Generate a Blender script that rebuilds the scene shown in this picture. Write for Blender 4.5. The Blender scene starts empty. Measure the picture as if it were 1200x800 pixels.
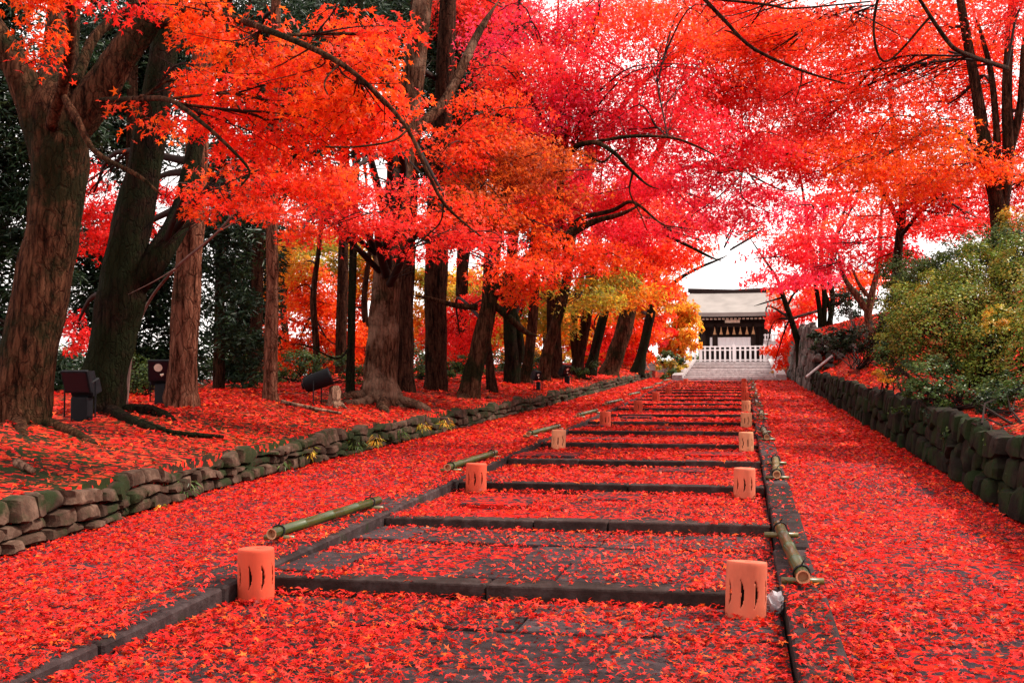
import bpy, bmesh, math, random
import numpy as np
from mathutils import Vector, Matrix, noise as mnoise

scene = bpy.context.scene
random.seed(7)
rng = np.random.default_rng(11)

# ------------------------------------------------------------------ camera
F = 1300.0                                   # focal length in pixels of the 1200 px wide photograph
PSI = math.atan(271 / 1300); TH = math.atan(55 / 1300)
CAM = np.array([0, 0, 1.22])
FW = np.array([-math.sin(PSI) * math.cos(TH), math.cos(PSI) * math.cos(TH), math.sin(TH)])
RT = np.array([math.cos(PSI), math.sin(PSI), 0.0]); UP = np.cross(RT, FW)
cam = bpy.data.cameras.new('camera'); cam.lens = 36 * F / 1200; cam.clip_end = 3000; cam.clip_start = .05
co = bpy.data.objects.new('camera', cam); scene.collection.objects.link(co)
co.matrix_world = Matrix(((RT[0], UP[0], -FW[0], CAM[0]), (RT[1], UP[1], -FW[1], CAM[1]), (RT[2], UP[2], -FW[2], CAM[2]), (0, 0, 0, 1)))
scene.camera = co

# ------------------------------------------------------------------ sky, sun, exposure
SUN_EL, SUN_AZ = math.radians(50), math.radians(72)      # azimuth clockwise from +Y (the path), i.e. from the right
w = bpy.data.worlds.new('World'); scene.world = w; w.use_nodes = True
nt = w.node_tree; nt.nodes.clear()
sky = nt.nodes.new('ShaderNodeTexSky'); sky.sky_type = 'NISHITA'; sky.sun_disc = False
sky.sun_elevation = SUN_EL; sky.sun_rotation = SUN_AZ
mx = nt.nodes.new('ShaderNodeMix'); mx.data_type = 'RGBA'; mx.inputs[0].default_value = 0.9
mx.inputs[7].default_value = (8.0, 7.25, 6.9, 1)          # even overcast veil over the blue
bg = nt.nodes.new('ShaderNodeBackground'); bg.inputs[1].default_value = 0.10
out = nt.nodes.new('ShaderNodeOutputWorld')
nt.links.new(sky.outputs[0], mx.inputs[6]); nt.links.new(mx.outputs[2], bg.inputs[0]); nt.links.new(bg.outputs[0], out.inputs[0])
sl = bpy.data.lights.new('sun', 'SUN'); sl.energy = 3.0; sl.angle = math.radians(9); sl.color = (1, .90, .78)
so = bpy.data.objects.new('sun', sl); scene.collection.objects.link(so)
sd = Vector((math.sin(SUN_AZ) * math.cos(SUN_EL), math.cos(SUN_AZ) * math.cos(SUN_EL), math.sin(SUN_EL)))
so.rotation_euler = sd.to_track_quat('Z', 'Y').to_euler(); so.location = (20, -10, 40)
vs = scene.view_settings; vs.view_transform = 'Standard'; vs.look = 'None'; vs.gamma = 1; vs.use_curve_mapping = False
vs.exposure = 1.4
scene.render.engine = 'CYCLES'
scene.cycles.use_denoising = True
scene.cycles.max_bounces = 8; scene.cycles.diffuse_bounces = 4; scene.cycles.transmission_bounces = 4
scene.cycles.glossy_bounces = 2; scene.cycles.caustics_reflective = False; scene.cycles.caustics_refractive = False

# ------------------------------------------------------------------ placing helpers
S = 0.0346                                    # the approach climbs 3.46 %
def at(px, py, Z): return CAM + Z * (FW + RT * (px - 600) / F - UP * (py - 400) / F)
def smooth(a, b, x): t = np.clip((np.asarray(x, float) - a) / (b - a), 0, 1); return t * t * (3 - 2 * t)
def vnoise(x, y, seed=0):
    x = np.asarray(x, float); y = np.asarray(y, float)
    xi = np.floor(x).astype(np.int64); yi = np.floor(y).astype(np.int64); u = x - xi; v = y - yi
    u = u * u * (3 - 2 * u); v = v * v * (3 - 2 * v)
    def h(a, b):
        n = (a * 374761393 + b * 668265263 + seed * 1442695041) & 0x7fffffff
        n = ((n ^ (n >> 13)) * 1274126177) & 0x7fffffff
        return ((n ^ (n >> 16)) & 0xffff) / 65535.0
    return (h(xi, yi) * (1 - u) + h(xi + 1, yi) * u) * (1 - v) + (h(xi, yi + 1) * (1 - u) + h(xi + 1, yi + 1) * u) * v
Y_TOP = 42.0
def slope(Y): return S * np.minimum(Y, 50.0)
def wall_l(Y): return np.interp(Y, [0, 6, 9, 12, 16, 23, 32, 50], [-4.1, -4.38, -4.62, -4.62, -4.42, -4.18, -4.1, -3.9])
def wall_r(Y): return 1.9
STEP0, DSTEP, NSTEP = 5.70, 2.2, 17
XL, XR = -2.62, 0.18
def tread_z(Y): k = np.floor((np.asarray(Y, float) - STEP0) / DSTEP); return S * (STEP0 + k * DSTEP)
def hgt(X, Y):
    X = np.asarray(X, float); Y = np.asarray(Y, float)
    b = slope(Y); wl = wall_l(Y)
    dl = wl - X
    left = .30 + .26 * smooth(0, 2.0, dl) + .06 * smooth(2, 4, dl) + .10 * (vnoise(X * .9, Y * .9, 3) - .5) * smooth(.3, 1.5, dl) - 1.6 * smooth(6, 22, dl)
    dr = X - 2.0
    tall = np.maximum(smooth(33.0, 33.6, Y), smooth(24, 34, Y) * smooth(2.6, 3.9, X))
    right = (.52 + 1.25 * tall) + (.36 - .1 * tall) * (5.0 * np.tanh(np.clip(dr - .15, 0, 30) / 5.0)) + .12 * (vnoise(X * .9, Y * .9, 5) - .5) * smooth(.3, 1.5, dr)
    z = np.where(X < wl, b + left, np.where(X > 2.0, b + right, b - .25))
    far = smooth(44, 62, Y)
    return z
def gpx(px, Z, dz=0.0):
    p = at(px, 440, Z); p[2] = float(hgt(p[0], p[1])) + dz; return p

# ------------------------------------------------------------------ object helpers
COL = scene.collection
def tag(o, label=None, cat=None, group=None, kind=None):
    for k, v in (('label', label), ('category', cat), ('group', group), ('kind', kind)):
        if v: o[k] = v
    return o
def empty(name, loc=(0, 0, 0), rz=0, **kw):
    o = bpy.data.objects.new(name, None); COL.objects.link(o); o.location = Vector(loc); o.rotation_euler = (0, 0, rz)
    o.empty_display_size = .1
    return tag(o, **kw)
def link(name, me, parent=None, mat=None, loc=None, **kw):
    o = bpy.data.objects.new(name, me); COL.objects.link(o)
    if mat is not None and not me.materials: me.materials.append(mat)
    if parent is not None: o.parent = parent
    if loc is not None: o.location = Vector(loc)
    return tag(o, **kw)
class MB:
    def __init__(s): s.v = []; s.f = []
    def box(s, a, b, M=None):
        n = len(s.v)
        p = [(x, y, z) for z in (a[2], b[2]) for y in (a[1], b[1]) for x in (a[0], b[0])]
        if M is not None: p = [tuple(M @ Vector(q)) for q in p]
        s.v += p
        s.f += [tuple(n + i for i in q) for q in ((0, 2, 3, 1), (4, 5, 7, 6), (0, 1, 5, 4), (2, 6, 7, 3), (0, 4, 6, 2), (1, 3, 7, 5))]
        return s
    def tube(s, pts, rad, seg=8, cap=True, flare=None, wob=0.0, seed=0):
        pts = [Vector(p) for p in pts]; n0 = len(s.v); fr = None
        for i, p in enumerate(pts):
            d = (pts[min(i + 1, len(pts) - 1)] - pts[max(i - 1, 0)])
            d = d.normalized() if d.length > 1e-9 else Vector((0, 0, 1))
            if fr is None:
                a = d.cross(Vector((0.13, 1, 0.07))); a = a.normalized() if a.length > .1 else d.cross(Vector((1, 0, 0))).normalized()
            else:
                a = fr - d * fr.dot(d); a.normalize()
            fr = a; b = d.cross(a)
            for k in range(seg):
                t = 2 * math.pi * k / seg
                r = rad[i]
                if wob: r *= 1 + wob * (mnoise.noise(Vector((math.cos(t) * 1.3 + seed, math.sin(t) * 1.3, i * .35))) )
                if flare: r *= flare(i, t)
                s.v.append(tuple(p + a * (math.cos(t) * r) + b * (math.sin(t) * r)))
        for i in range(len(pts) - 1):
            for k in range(seg):
                q = n0 + i * seg + k; q2 = n0 + i * seg + (k + 1) % seg
                s.f.append((q, q2, q2 + seg, q + seg))
        if cap:
            s.f.append(tuple(n0 + k for k in range(seg))[::-1]); e = n0 + (len(pts) - 1) * seg
            s.f.append(tuple(e + k for k in range(seg)))
        return s
    def mesh(s, name, off=(0, 0, 0), shade=False):
        me = bpy.data.meshes.new(name); o = Vector(off)
        me.from_pydata([tuple(Vector(v) - o) for v in s.v], [], s.f); me.validate(clean_customdata=False)
        if shade: me.polygons.foreach_set('use_smooth', [True] * len(me.polygons))
        me.update(); return me
    def build(s, name, mat, parent=None, off=(0, 0, 0), shade=False, loc=None, **kw):
        return link(name, s.mesh(name, off, shade), parent, mat, loc, **kw)
def bevel_mesh(me, w, seg=1):
    bm = bmesh.new(); bm.from_mesh(me)
    bmesh.ops.bevel(bm, geom=bm.edges[:], offset=w, segments=seg, affect='EDGES', profile=.5); bm.to_mesh(me); bm.free(); return me
def spline(P, n=6):
    P = [np.array(p, float) for p in P]; Q = [2 * P[0] - P[1]] + P + [2 * P[-1] - P[-2]]; o = []
    for i in range(1, len(Q) - 2):
        a, b, c, d = Q[i - 1:i + 3]
        for k in range(n):
            t = k / n
            o.append(.5 * (2 * b + (c - a) * t + (2 * a - 5 * b + 4 * c - d) * t * t + (3 * b - a - 3 * c + d) * t ** 3))
    o.append(P[-1]); return o

# ------------------------------------------------------------------ materials
def mat(name):
    m = bpy.data.materials.new(name); m.use_nodes = True; n = m.node_tree; b = n.nodes['Principled BSDF']
    return m, n, b
def N(n, t, **kw):
    x = n.nodes.new(t)
    for k, v in kw.items():
        if k.startswith('i'): x.inputs[int(k[1:])].default_value = v
        else: setattr(x, k, v)
    return x
def ramp(n, stops, src):
    r = n.nodes.new('ShaderNodeValToRGB'); e = r.color_ramp.elements
    while len(e) > 1: e.remove(e[-1])
    for i, (p, c) in enumerate(stops):
        x = e[0] if i == 0 else e.new(p)
        x.position = p; x.color = (*c, 1) if len(c) == 3 else c
    n.links.new(src, r.inputs[0]); return r.outputs[0]
def noise(n, co, scale, detail=4, rough=.55, sc=(1, 1, 1), out=0):
    t = N(n, 'ShaderNodeTexNoise'); t.inputs['Scale'].default_value = scale; t.inputs['Detail'].default_value = detail; t.inputs['Roughness'].default_value = rough
    mp = N(n, 'ShaderNodeMapping'); mp.inputs['Scale'].default_value = sc
    n.links.new(co, mp.inputs[0]); n.links.new(mp.outputs[0], t.inputs['Vector']); return t.outputs[out]
def mixc(n, f, a, b, blend='MIX'):
    m = N(n, 'ShaderNodeMix', data_type='RGBA', blend_type=blend)
    for s, v in ((0, f), (6, a), (7, b)):
        if hasattr(v, 'node'): n.links.new(v, m.inputs[s])
        else: m.inputs[s].default_value = (*v, 1) if s and len(v) == 3 else v
    return m.outputs[2]
def math_(n, op, a, b=0.0):
    m = N(n, 'ShaderNodeMath', operation=op)
    for i, v in enumerate((a, b)):
        if hasattr(v, 'node'): n.links.new(v, m.inputs[i])
        else: m.inputs[i].default_value = v
    return m.outputs[0]
def bump(n, b, h, strength=.5, dist=.02):
    x = N(n, 'ShaderNodeBump'); x.inputs['Strength'].default_value = strength; x.inputs['Distance'].default_value = dist
    n.links.new(h, x.inputs['Height']); n.links.new(x.outputs[0], b.inputs['Normal'])
def geo(n): return N(n, 'ShaderNodeNewGeometry').outputs['Position']
def plain(name, c, rough=.6, metal=0, var=.25, scale=8):
    m, n, b = mat(name); g = geo(n)
    f = noise(n, g, scale, 5)
    n.links.new(ramp(n, [(.3, tuple(x * (1 - var) for x in c)), (.7, tuple(min(1, x * (1 + var)) for x in c))], f), b.inputs['Base Color'])
    b.inputs['Roughness'].default_value = rough; b.inputs['Metallic'].default_value = metal
    b.inputs['Specular IOR Level'].default_value = .5 if rough < .45 else .12
    return m

def leaf_mat(name, trans=.5, warm=1.0, rough=.5):
    """leaf colour comes from each leaf's own attribute; light passes through the blade"""
    m, n, b = mat(name); n.nodes.remove(b); o = n.nodes['Material Output']
    at_ = N(n, 'ShaderNodeAttribute', attribute_name='col')
    d = N(n, 'ShaderNodeBsdfPrincipled'); d.inputs['Roughness'].default_value = rough; d.inputs['Specular IOR Level'].default_value = .10 if 'fallen' in name else .2
    t = N(n, 'ShaderNodeBsdfTranslucent'); x = N(n, 'ShaderNodeMixShader'); x.inputs[0].default_value = trans
    n.links.new(at_.outputs[0], d.inputs['Base Color'])
    hs = N(n, 'ShaderNodeHueSaturation'); hs.inputs['Saturation'].default_value = 1.0; hs.inputs['Value'].default_value = 1.15 * warm
    n.links.new(at_.outputs[0], hs.inputs['Color']); n.links.new(hs.outputs[0], t.inputs[0])
    n.links.new(d.outputs[0], x.inputs[1]); n.links.new(t.outputs[0], x.inputs[2]); n.links.new(x.outputs[0], o.inputs[0]); return m

def bark(name, c1, c2, moss=0.0, fiss=1.0, pale=0.0):
    m, n, b = mat(name); g = geo(n)
    f = noise(n, g, 20, 8, .7, (1, 1, .16)); f2 = noise(n, g, 2.2, 4, .6); f3 = noise(n, g, 40, 4, .6, (1, 1, .35))
    c = ramp(n, [(.38, tuple(x * .22 for x in c1)), (.47, c1), (.64, c2)], f)
    vo = N(n, 'ShaderNodeTexVoronoi', feature='DISTANCE_TO_EDGE'); vo.inputs['Scale'].default_value = 15
    mpv = N(n, 'ShaderNodeMapping'); mpv.inputs['Scale'].default_value = (1, 1, .26); wr = N(n, 'ShaderNodeVectorMath', operation='MULTIPLY_ADD'); wr.inputs[1].default_value = (.09, .09, .09)
    n.links.new(noise(n, g, 9, 4, .6, out=1), wr.inputs[0]); n.links.new(g, wr.inputs[2]); n.links.new(wr.outputs[0], mpv.inputs[0]); n.links.new(mpv.outputs[0], vo.inputs['Vector'])
    crack = ramp(n, [(.0, (.25, .25, .25)), (.10, (1, 1, 1))], vo.outputs['Distance']); c = mixc(n, .55, c, crack, 'MULTIPLY')
    if pale: c = mixc(n, math_(n, 'MULTIPLY', ramp(n, [(.52, (0, 0, 0)), (.66, (1, 1, 1))], f2), pale), c, (.24, .14, .095))
    if moss:
        f4 = noise(n, g, 1.6, 6, .7)
        lo = 0.62 - .22 * moss
        c = mixc(n, ramp(n, [(lo, (0, 0, 0)), (lo + .12, (.85, .85, .85))], f4), c, (.009, .012, .0045))
    n.links.new(c, b.inputs['Base Color']); b.inputs['Roughness'].default_value = .95; b.inputs['Specular IOR Level'].default_value = .04
    bump(n, b, math_(n, 'ADD', math_(n, 'ADD', f, math_(n, 'MULTIPLY', f3, .4)), math_(n, 'MULTIPLY', crack, .45)), 1.0, .05 * fiss); return m

def stone(name, c1, c2, moss=.5, leaves=0.0):
    m, n, b = mat(name); g = geo(n)
    oi = N(n, 'ShaderNodeObjectInfo').outputs['Random']
    f = noise(n, g, 9, 8, .65); f2 = noise(n, g, 3.1, 5, .6); f3 = noise(n, g, 60, 3, .6)
    c = ramp(n, [(.3, tuple(x * .6 for x in c1)), (.5, c1), (.72, c2)], f)
    hv = N(n, 'ShaderNodeHueSaturation'); n.links.new(c, hv.inputs['Color'])
    n.links.new(math_(n, 'ADD', math_(n, 'MULTIPLY', oi, .8), .6), hv.inputs['Value']); c = hv.outputs[0]
    if moss: c = mixc(n, ramp(n, [(.60 - .2 * moss, (0, 0, 0)), (.70 - .2 * moss, (.9, .9, .9))], f2), c, (.012, .020, .006))
    n.links.new(c, b.inputs['Base Color']); b.inputs['Roughness'].default_value = .9; b.inputs['Specular IOR Level'].default_value = .1
    bump(n, b, math_(n, 'ADD', f, math_(n, 'MULTIPLY', f3, .3)), .8, .02); return m

def litter(name, base, reds, cover=.5, cell=26.0, moss=0.0, patch=.55):
    """paving or soil carrying flattened old leaves: cells of leaf colour over the base, thinning in patches"""
    m, n, b = mat(name); g = geo(n)
    v = N(n, 'ShaderNodeTexVoronoi'); v.inputs['Scale'].default_value = cell; v.inputs['Randomness'].default_value = 1
    ds = noise(n, g, 30, 2, .5, out=1)
    add = N(n, 'ShaderNodeVectorMath', operation='MULTIPLY_ADD'); n.links.new(ds, add.inputs[0]); add.inputs[1].default_value = (.05, .05, .05); n.links.new(g, add.inputs[2])
    n.links.new(add.outputs[0], v.inputs['Vector'])
    sp = N(n, 'ShaderNodeSeparateColor'); n.links.new(v.outputs['Color'], sp.inputs[0])
    lc = ramp(n, [(i / (len(reds) - .001), r) for i, r in enumerate(reds)], sp.outputs[0])
    big = noise(n, g, patch, 5, .6)
    k = math_(n, 'ADD', sp.outputs[1], math_(n, 'MULTIPLY', math_(n, 'SUBTRACT', big, .5), 2.2))
    msk = math_(n, 'LESS_THAN', k, cover)
    fb = noise(n, g, 22, 6, .6)
    bc = ramp(n, [(.3, tuple(x * .6 for x in base)), (.7, tuple(x * 1.4 for x in base))], fb)
    if moss:
        f2 = noise(n, g, 1.3, 5, .65); bc = mixc(n, ramp(n, [(.5 - .1 * moss, (0, 0, 0)), (.6, (1, 1, 1))], f2), bc, (.014, .022, .006))
    n.links.new(mixc(n, msk, bc, lc), b.inputs['Base Color']); b.inputs['Roughness'].default_value = .9; b.inputs['Specular IOR Level'].default_value = .05
    bump(n, b, math_(n, 'ADD', fb, math_(n, 'MULTIPLY', v.outputs['Distance'], 1.5)), .6, .02); return m

REDS = [(.38, .009, .007), (.50, .014, .009), (.28, .007, .008), (.54, .030, .010), (.16, .008, .007), (.42, .011, .011)]
M = {}
M['lane'] = litter('lane_paving_with_leaves', (.042, .027, .032), REDS, .40)
M['tread'] = litter('tread_paving_with_leaves', (.030, .019, .021), REDS, .40)
M['bank'] = litter('bank_soil_with_leaves', (.020, .012, .008), REDS[:3] + [(.50, .06, .02), (.18, .02, .012)], .5, 22, moss=.6)
M['slab'] = stone('paving_stone', (.036, .024, .026), (.07, .05, .053), moss=0)
M['kerb'] = stone('kerb_stone', (.028, .018, .018), (.06, .043, .043), moss=.06)
M['edge'] = stone('step_edging_stone', (.030, .018, .016), (.062, .044, .042), moss=0)
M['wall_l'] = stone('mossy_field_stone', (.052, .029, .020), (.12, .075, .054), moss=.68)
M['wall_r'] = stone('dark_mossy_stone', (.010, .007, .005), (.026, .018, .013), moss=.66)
M['wall_f'] = stone('grey_wall_stone', (.09, .08, .072), (.17, .15, .14), moss=.3)
M['soil'] = plain('dark_soil', (.016, .012, .008), .95)
M['maple_bark'] = bark('maple_bark', (.050, .019, .010), (.12, .052, .028), moss=.7)
M['dark_bark'] = bark('dark_mossy_bark', (.012, .006, .004), (.028, .015, .009), moss=.9)
M['cedar_bark'] = bark('cedar_bark', (.13, .046, .027), (.24, .105, .066), moss=.1, fiss=1.3)
M['brown_bark'] = bark('brown_bark', (.034, .0125, .0075), (.078, .031, .018), moss=.22, fiss=1.2)
M['pale_bark'] = bark('pale_patched_bark', (.062, .025, .014), (.14, .066, .040), moss=.35, pale=.75)
M['twig'] = plain('twig_bark', (.018, .009, .007), .85)
M['pale_twig'] = plain('pale_twig_bark', (.16, .10, .085), .85)
M['leaf'] = leaf_mat('maple_leaf', .58, 1.0)
M['fallen'] = leaf_mat('fallen_maple_leaf', .22, 1.0, .45)
M['green'] = leaf_mat('green_leaf', .25, 1.0, .4)
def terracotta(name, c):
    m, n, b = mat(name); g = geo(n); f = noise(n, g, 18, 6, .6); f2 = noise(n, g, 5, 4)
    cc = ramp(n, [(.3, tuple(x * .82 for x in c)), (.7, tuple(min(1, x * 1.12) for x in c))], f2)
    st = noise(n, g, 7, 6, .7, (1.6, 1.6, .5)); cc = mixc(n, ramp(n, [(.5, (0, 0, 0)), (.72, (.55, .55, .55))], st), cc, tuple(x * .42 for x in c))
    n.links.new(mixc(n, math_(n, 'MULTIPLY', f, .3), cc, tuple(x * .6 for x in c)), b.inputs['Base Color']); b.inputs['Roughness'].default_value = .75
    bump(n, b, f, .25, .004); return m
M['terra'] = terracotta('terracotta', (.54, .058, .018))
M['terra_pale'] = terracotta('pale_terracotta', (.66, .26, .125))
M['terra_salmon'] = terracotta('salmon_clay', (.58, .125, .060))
M['hollow'] = plain('dark_inside', (.02, .012, .009), .95)  # plain dark tone of the core behind the lantern slits
M['bamboo'] = plain('green_bamboo', (.030, .042, .008), .3, var=.45, scale=5)
M['bamboo_dry'] = plain('dry_bamboo', (.085, .07, .018), .35, var=.4, scale=5)
M['bamboo_cut'] = plain('cut_bamboo_end', (.55, .28, .15), .7)
M['cord'] = plain('black_cord', (.012, .012, .012), .6)
M['black'] = plain('black_painted_metal', (.006, .006, .008), .6)
M['roof'] = plain('pale_copper_roof', (.23, .205, .19), .6, var=.15, scale=1.5)
M['darkwood'] = plain('dark_gate_timber', (.022, .012, .010), .7)
M['white'] = plain('white_paint', (.78, .74, .74), .6, var=.05)
M['cloth'] = plain('white_cloth', (.8, .76, .77), .8, var=.04)
M['pale_stone'] = stone('pale_stair_stone', (.36, .31, .31), (.5, .45, .45), moss=0)
M['sign_wood_and_glint'] = plain('pale_sign_wood_and_glint', (.75, .62, .5), .6)
M['tassel'] = plain('tan_tassel', (.55, .30, .15), .8)
M['stump'] = bark('stump_bark', (.22, .12, .08), (.36, .21, .14))
M['grassy'] = plain('mossy_far_ground', (.03, .045, .014), .9)
m, n, b = mat('lamp_glass'); b.inputs['Base Color'].default_value = (.012, .008, .012, 1); b.inputs['Roughness'].default_value = .2; b.inputs['Specular IOR Level'].default_value = .3; M['glass'] = m
m, n, b = mat('clear_plastic'); b.inputs['Base Color'].default_value = (.75, .72, .76, 1); b.inputs['Roughness'].default_value = .12; b.inputs['Transmission Weight'].default_value = .55; b.inputs['IOR'].default_value = 1.3; M['plastic'] = m

# ------------------------------------------------------------------ leaf meshes
def star(tips, notch_r):
    """palmate blade: (angle, length) of the lobes, notches between"""
    V = [(0, 0, 0)]; Fq = []; prev = None; n = len(tips)
    idx = []
    for i, (a, l) in enumerate(tips):
        a = math.radians(a); V.append((math.cos(a) * l, math.sin(a) * l, -.16 * l)); idx.append(('t', len(V) - 1))
        if i < n - 1:
            b_ = math.radians((tips[i][0] + tips[i + 1][0]) / 2); V.append((math.cos(b_) * notch_r, math.sin(b_) * notch_r, .07)); idx.append(('n', len(V) - 1))
    T = []
    for j in range(len(idx) - 1): T.append((0, idx[j][1], idx[j + 1][1]))
    return np.array(V, float), np.array(T, np.int32)
LEAF5 = star([(-128, .62), (-64, .98), (0, 1.12), (64, .98), (128, .62)], .36)
LEAF3 = star([(-75, .92), (0, 1.15), (75, .92)], .42)
CHEV = (np.array([(0, 0, 0), (.62, -.85, -.12), (.62, 0, .06), (.62, .85, -.12)], float), np.array([(0, 1, 2), (0, 2, 3)], np.int32))
DIAM = (np.array([(-.2, 0, 0), (.4, -.36, .08), (1, 0, -.1), (.4, .36, .08)], float), np.array([(0, 1, 2), (0, 2, 3)], np.int32))
FROND = (np.array([(-.1, 0, 0), (.5, -.2, .05), (1.5, 0, -.3), (.5, .2, .05)], float), np.array([(0, 1, 2), (0, 2, 3)], np.int32))
NEED = (np.array([(-.1, 0, 0), (.4, -.13, .03), (1.2, 0, -.15), (.4, .13, .03)], float), np.array([(0, 1, 2), (0, 2, 3)], np.int32))

def leaf_arrays(tmpl, pos, nrm, head, size, col):
    V, T = tmpl; n = len(pos); k = len(V)
    nrm = nrm / np.linalg.norm(nrm, axis=1, keepdims=True)
    ref = np.stack([np.cos(head), np.sin(head), np.zeros(n)], 1)
    ax = ref - nrm * np.sum(ref * nrm, 1, keepdims=True); ax /= (np.linalg.norm(ax, axis=1, keepdims=True) + 1e-9)
    ay = np.cross(nrm, ax)
    curl = rng.uniform(-.4, 1.9, (n, 1))
    P = (pos[:, None, :] + size[:, None, None] * (ax[:, None, :] * V[None, :, 0:1] + ay[:, None, :] * V[None, :, 1:2] + nrm[:, None, :] * (V[None, :, 2:3] * curl[:, :, None])))
    idx = (T[None] + (np.arange(n) * k)[:, None, None]).astype(np.int32).ravel()
    c = np.ones((n, k, 4), np.float32); c[:, :, :3] = np.clip(col, 0, 1)[:, None, :]
    return P.reshape(-1, 3), idx, c.reshape(-1, 4)
def leaf_mesh(name, tmpl, pos, nrm, head, size, col, tmpl2=None, mask2=None):
    """one mesh of many leaves; leaves under mask2 take the simpler blade tmpl2"""
    if tmpl2 is None: P, idx, c = leaf_arrays(tmpl, pos, nrm, head, size, col)
    else:
        k = ~mask2; A = leaf_arrays(tmpl, pos[k], nrm[k], head[k], size[k], col[k]); B = leaf_arrays(tmpl2, pos[mask2], nrm[mask2], head[mask2], size[mask2], col[mask2])
        P = np.concatenate([A[0], B[0]]); idx = np.concatenate([A[1], B[1] + len(A[0])]); c = np.concatenate([A[2], B[2]])
    me = bpy.data.meshes.new(name); nf = len(idx) // 3
    me.vertices.add(len(P)); me.vertices.foreach_set('co', P.astype(np.float32).ravel())
    me.loops.add(nf * 3); me.loops.foreach_set('vertex_index', idx.astype(np.int32))
    me.polygons.add(nf); me.polygons.foreach_set('loop_start', np.arange(0, nf * 3, 3, dtype=np.int32))
    a = me.attributes.new('col', 'FLOAT_COLOR', 'POINT')
    a.data.foreach_set('color', c.ravel()); me.update(calc_edges=True); return me

PAL = {
 'orange': [(.84, .095, .010), (.82, .070, .010), (.82, .13, .012), (.76, .048, .012)],
 'orangered': [(.85, .058, .012), (.82, .042, .014), (.84, .085, .012), (.76, .030, .016)],
 'red': [(.76, .026, .016), (.68, .018, .016), (.80, .040, .018), (.72, .022, .026)],
 'coral': [(.86, .055, .034), (.82, .038, .030), (.86, .080, .028), (.80, .030, .036)],
 'crimson': [(.78, .020, .040), (.70, .016, .034), (.82, .030, .060), (.80, .038, .028)],
 'pink': [(.86, .034, .090), (.80, .024, .075), (.88, .060, .12), (.84, .036, .045)],
 'brown': [(.60, .10, .014), (.48, .075, .016), (.68, .13, .016), (.34, .05, .014)],
 'yellow': [(.72, .34, .025), (.70, .25, .02), (.60, .36, .03), (.74, .19, .018)],
 'yellowgreen': [(.36, .30, .03), (.50, .30, .03), (.24, .24, .03), (.62, .28, .025)],
 'green': [(.045, .085, .016), (.06, .105, .022), (.026, .05, .014), (.085, .125, .025)],
 'darkgreen': [(.012, .028, .013), (.018, .038, .015), (.009, .02, .011), (.025, .045, .015)],
 'olive': [(.20, .23, .025), (.13, .19, .025), (.26, .23, .03), (.08, .14, .02), (.28, .17, .028), (.16, .22, .03)],
 'rust': [(.34, .09, .025), (.42, .10, .03), (.22, .12, .03), (.16, .13, .03)],
}
def leaf_cols(pal, n, base=None, jit=.16):
    P = np.array(PAL[pal]); i = rng.integers(0, len(P), n) if base is None else np.where(rng.random(n) < .62, base, rng.integers(0, len(P), n))
    c = P[i] * rng.normal(1, jit, (n, 1)).clip(.5, 1.5); return c
def rnd_unit(n):
    v = rng.normal(size=(n, 3)); return v / np.linalg.norm(v, axis=1, keepdims=True)
# ------------------------------------------------------------------ the ground, lanes, kerbs, steps
def sheet(name, xs, ys, zf, m, **kw):
    X, Y = np.meshgrid(np.array(xs, float), np.array(ys, float)); Z = zf(X, Y)
    v = np.stack([X, Y, Z], -1).reshape(-1, 3); nx = len(xs)
    f = [(j * nx + i, j * nx + i + 1, (j + 1) * nx + i + 1, (j + 1) * nx + i) for j in range(len(ys) - 1) for i in range(nx - 1)]
    me = bpy.data.meshes.new(name); me.from_pydata(v.tolist(), [], f); me.polygons.foreach_set('use_smooth', [True] * len(f)); me.update()
    return link(name, me, None, m, **kw)
def grid_between(a, b, n): return list(np.linspace(a, b, n))
YS = sorted(set([-40, -15, -5] + list(np.arange(0, 30, .5)) + list(np.arange(30, 64, 1.0)) + [70, 85, 110, 160, 260, 500, 1200]))
# left bank, right bank and the land beyond, one ground sheet with the lane sunk between the walls
def ground_z(X, Y):
    return hgt(X, Y)
def build_ground():
    us_l = [-600, -250, -120, -70, -45, -32, -26, -21, -17, -14, -11] + list(np.arange(-9, -.01, .45)) + [-.1, -.001]
    us_r = [.001, .1] + list(np.arange(.45, 9, .45)) + [10, 12, 14, 17, 22, 30, 45, 80, 200, 600]
    V = []; Fc = []
    nl, nr = len(us_l), len(us_r); row = nl + 2 + nr
    for y in YS:
        wl = float(wall_l(y)) - .10; 
        xs = [wl + u for u in us_l] + [wl + .02, 2.08] + [2.10 + u for u in us_r]
        for i, x in enumerate(xs):
            if i in (nl, nl + 1): z = float(slope(y)) - .25
            else: z = float(hgt(x, y))
            if y > 62 or y < -1: z = min(z, float(slope(y)) + 1.5)
            V.append((x, y, z))
    for j in range(len(YS) - 1):
        for i in range(row - 1):
            a = j * row + i; Fc.append((a, a + 1, a + row + 1, a + row))
    me = bpy.data.meshes.new('ground'); me.from_pydata(V, [], Fc); me.polygons.foreach_set('use_smooth', [True] * len(Fc)); me.update()
    link('ground', me, None, M['bank'], kind='structure', label='leaf-littered banks and woodland floor on both sides of the approach')
build_ground()
LY = list(np.arange(0, 50.1, 1.0))
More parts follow.
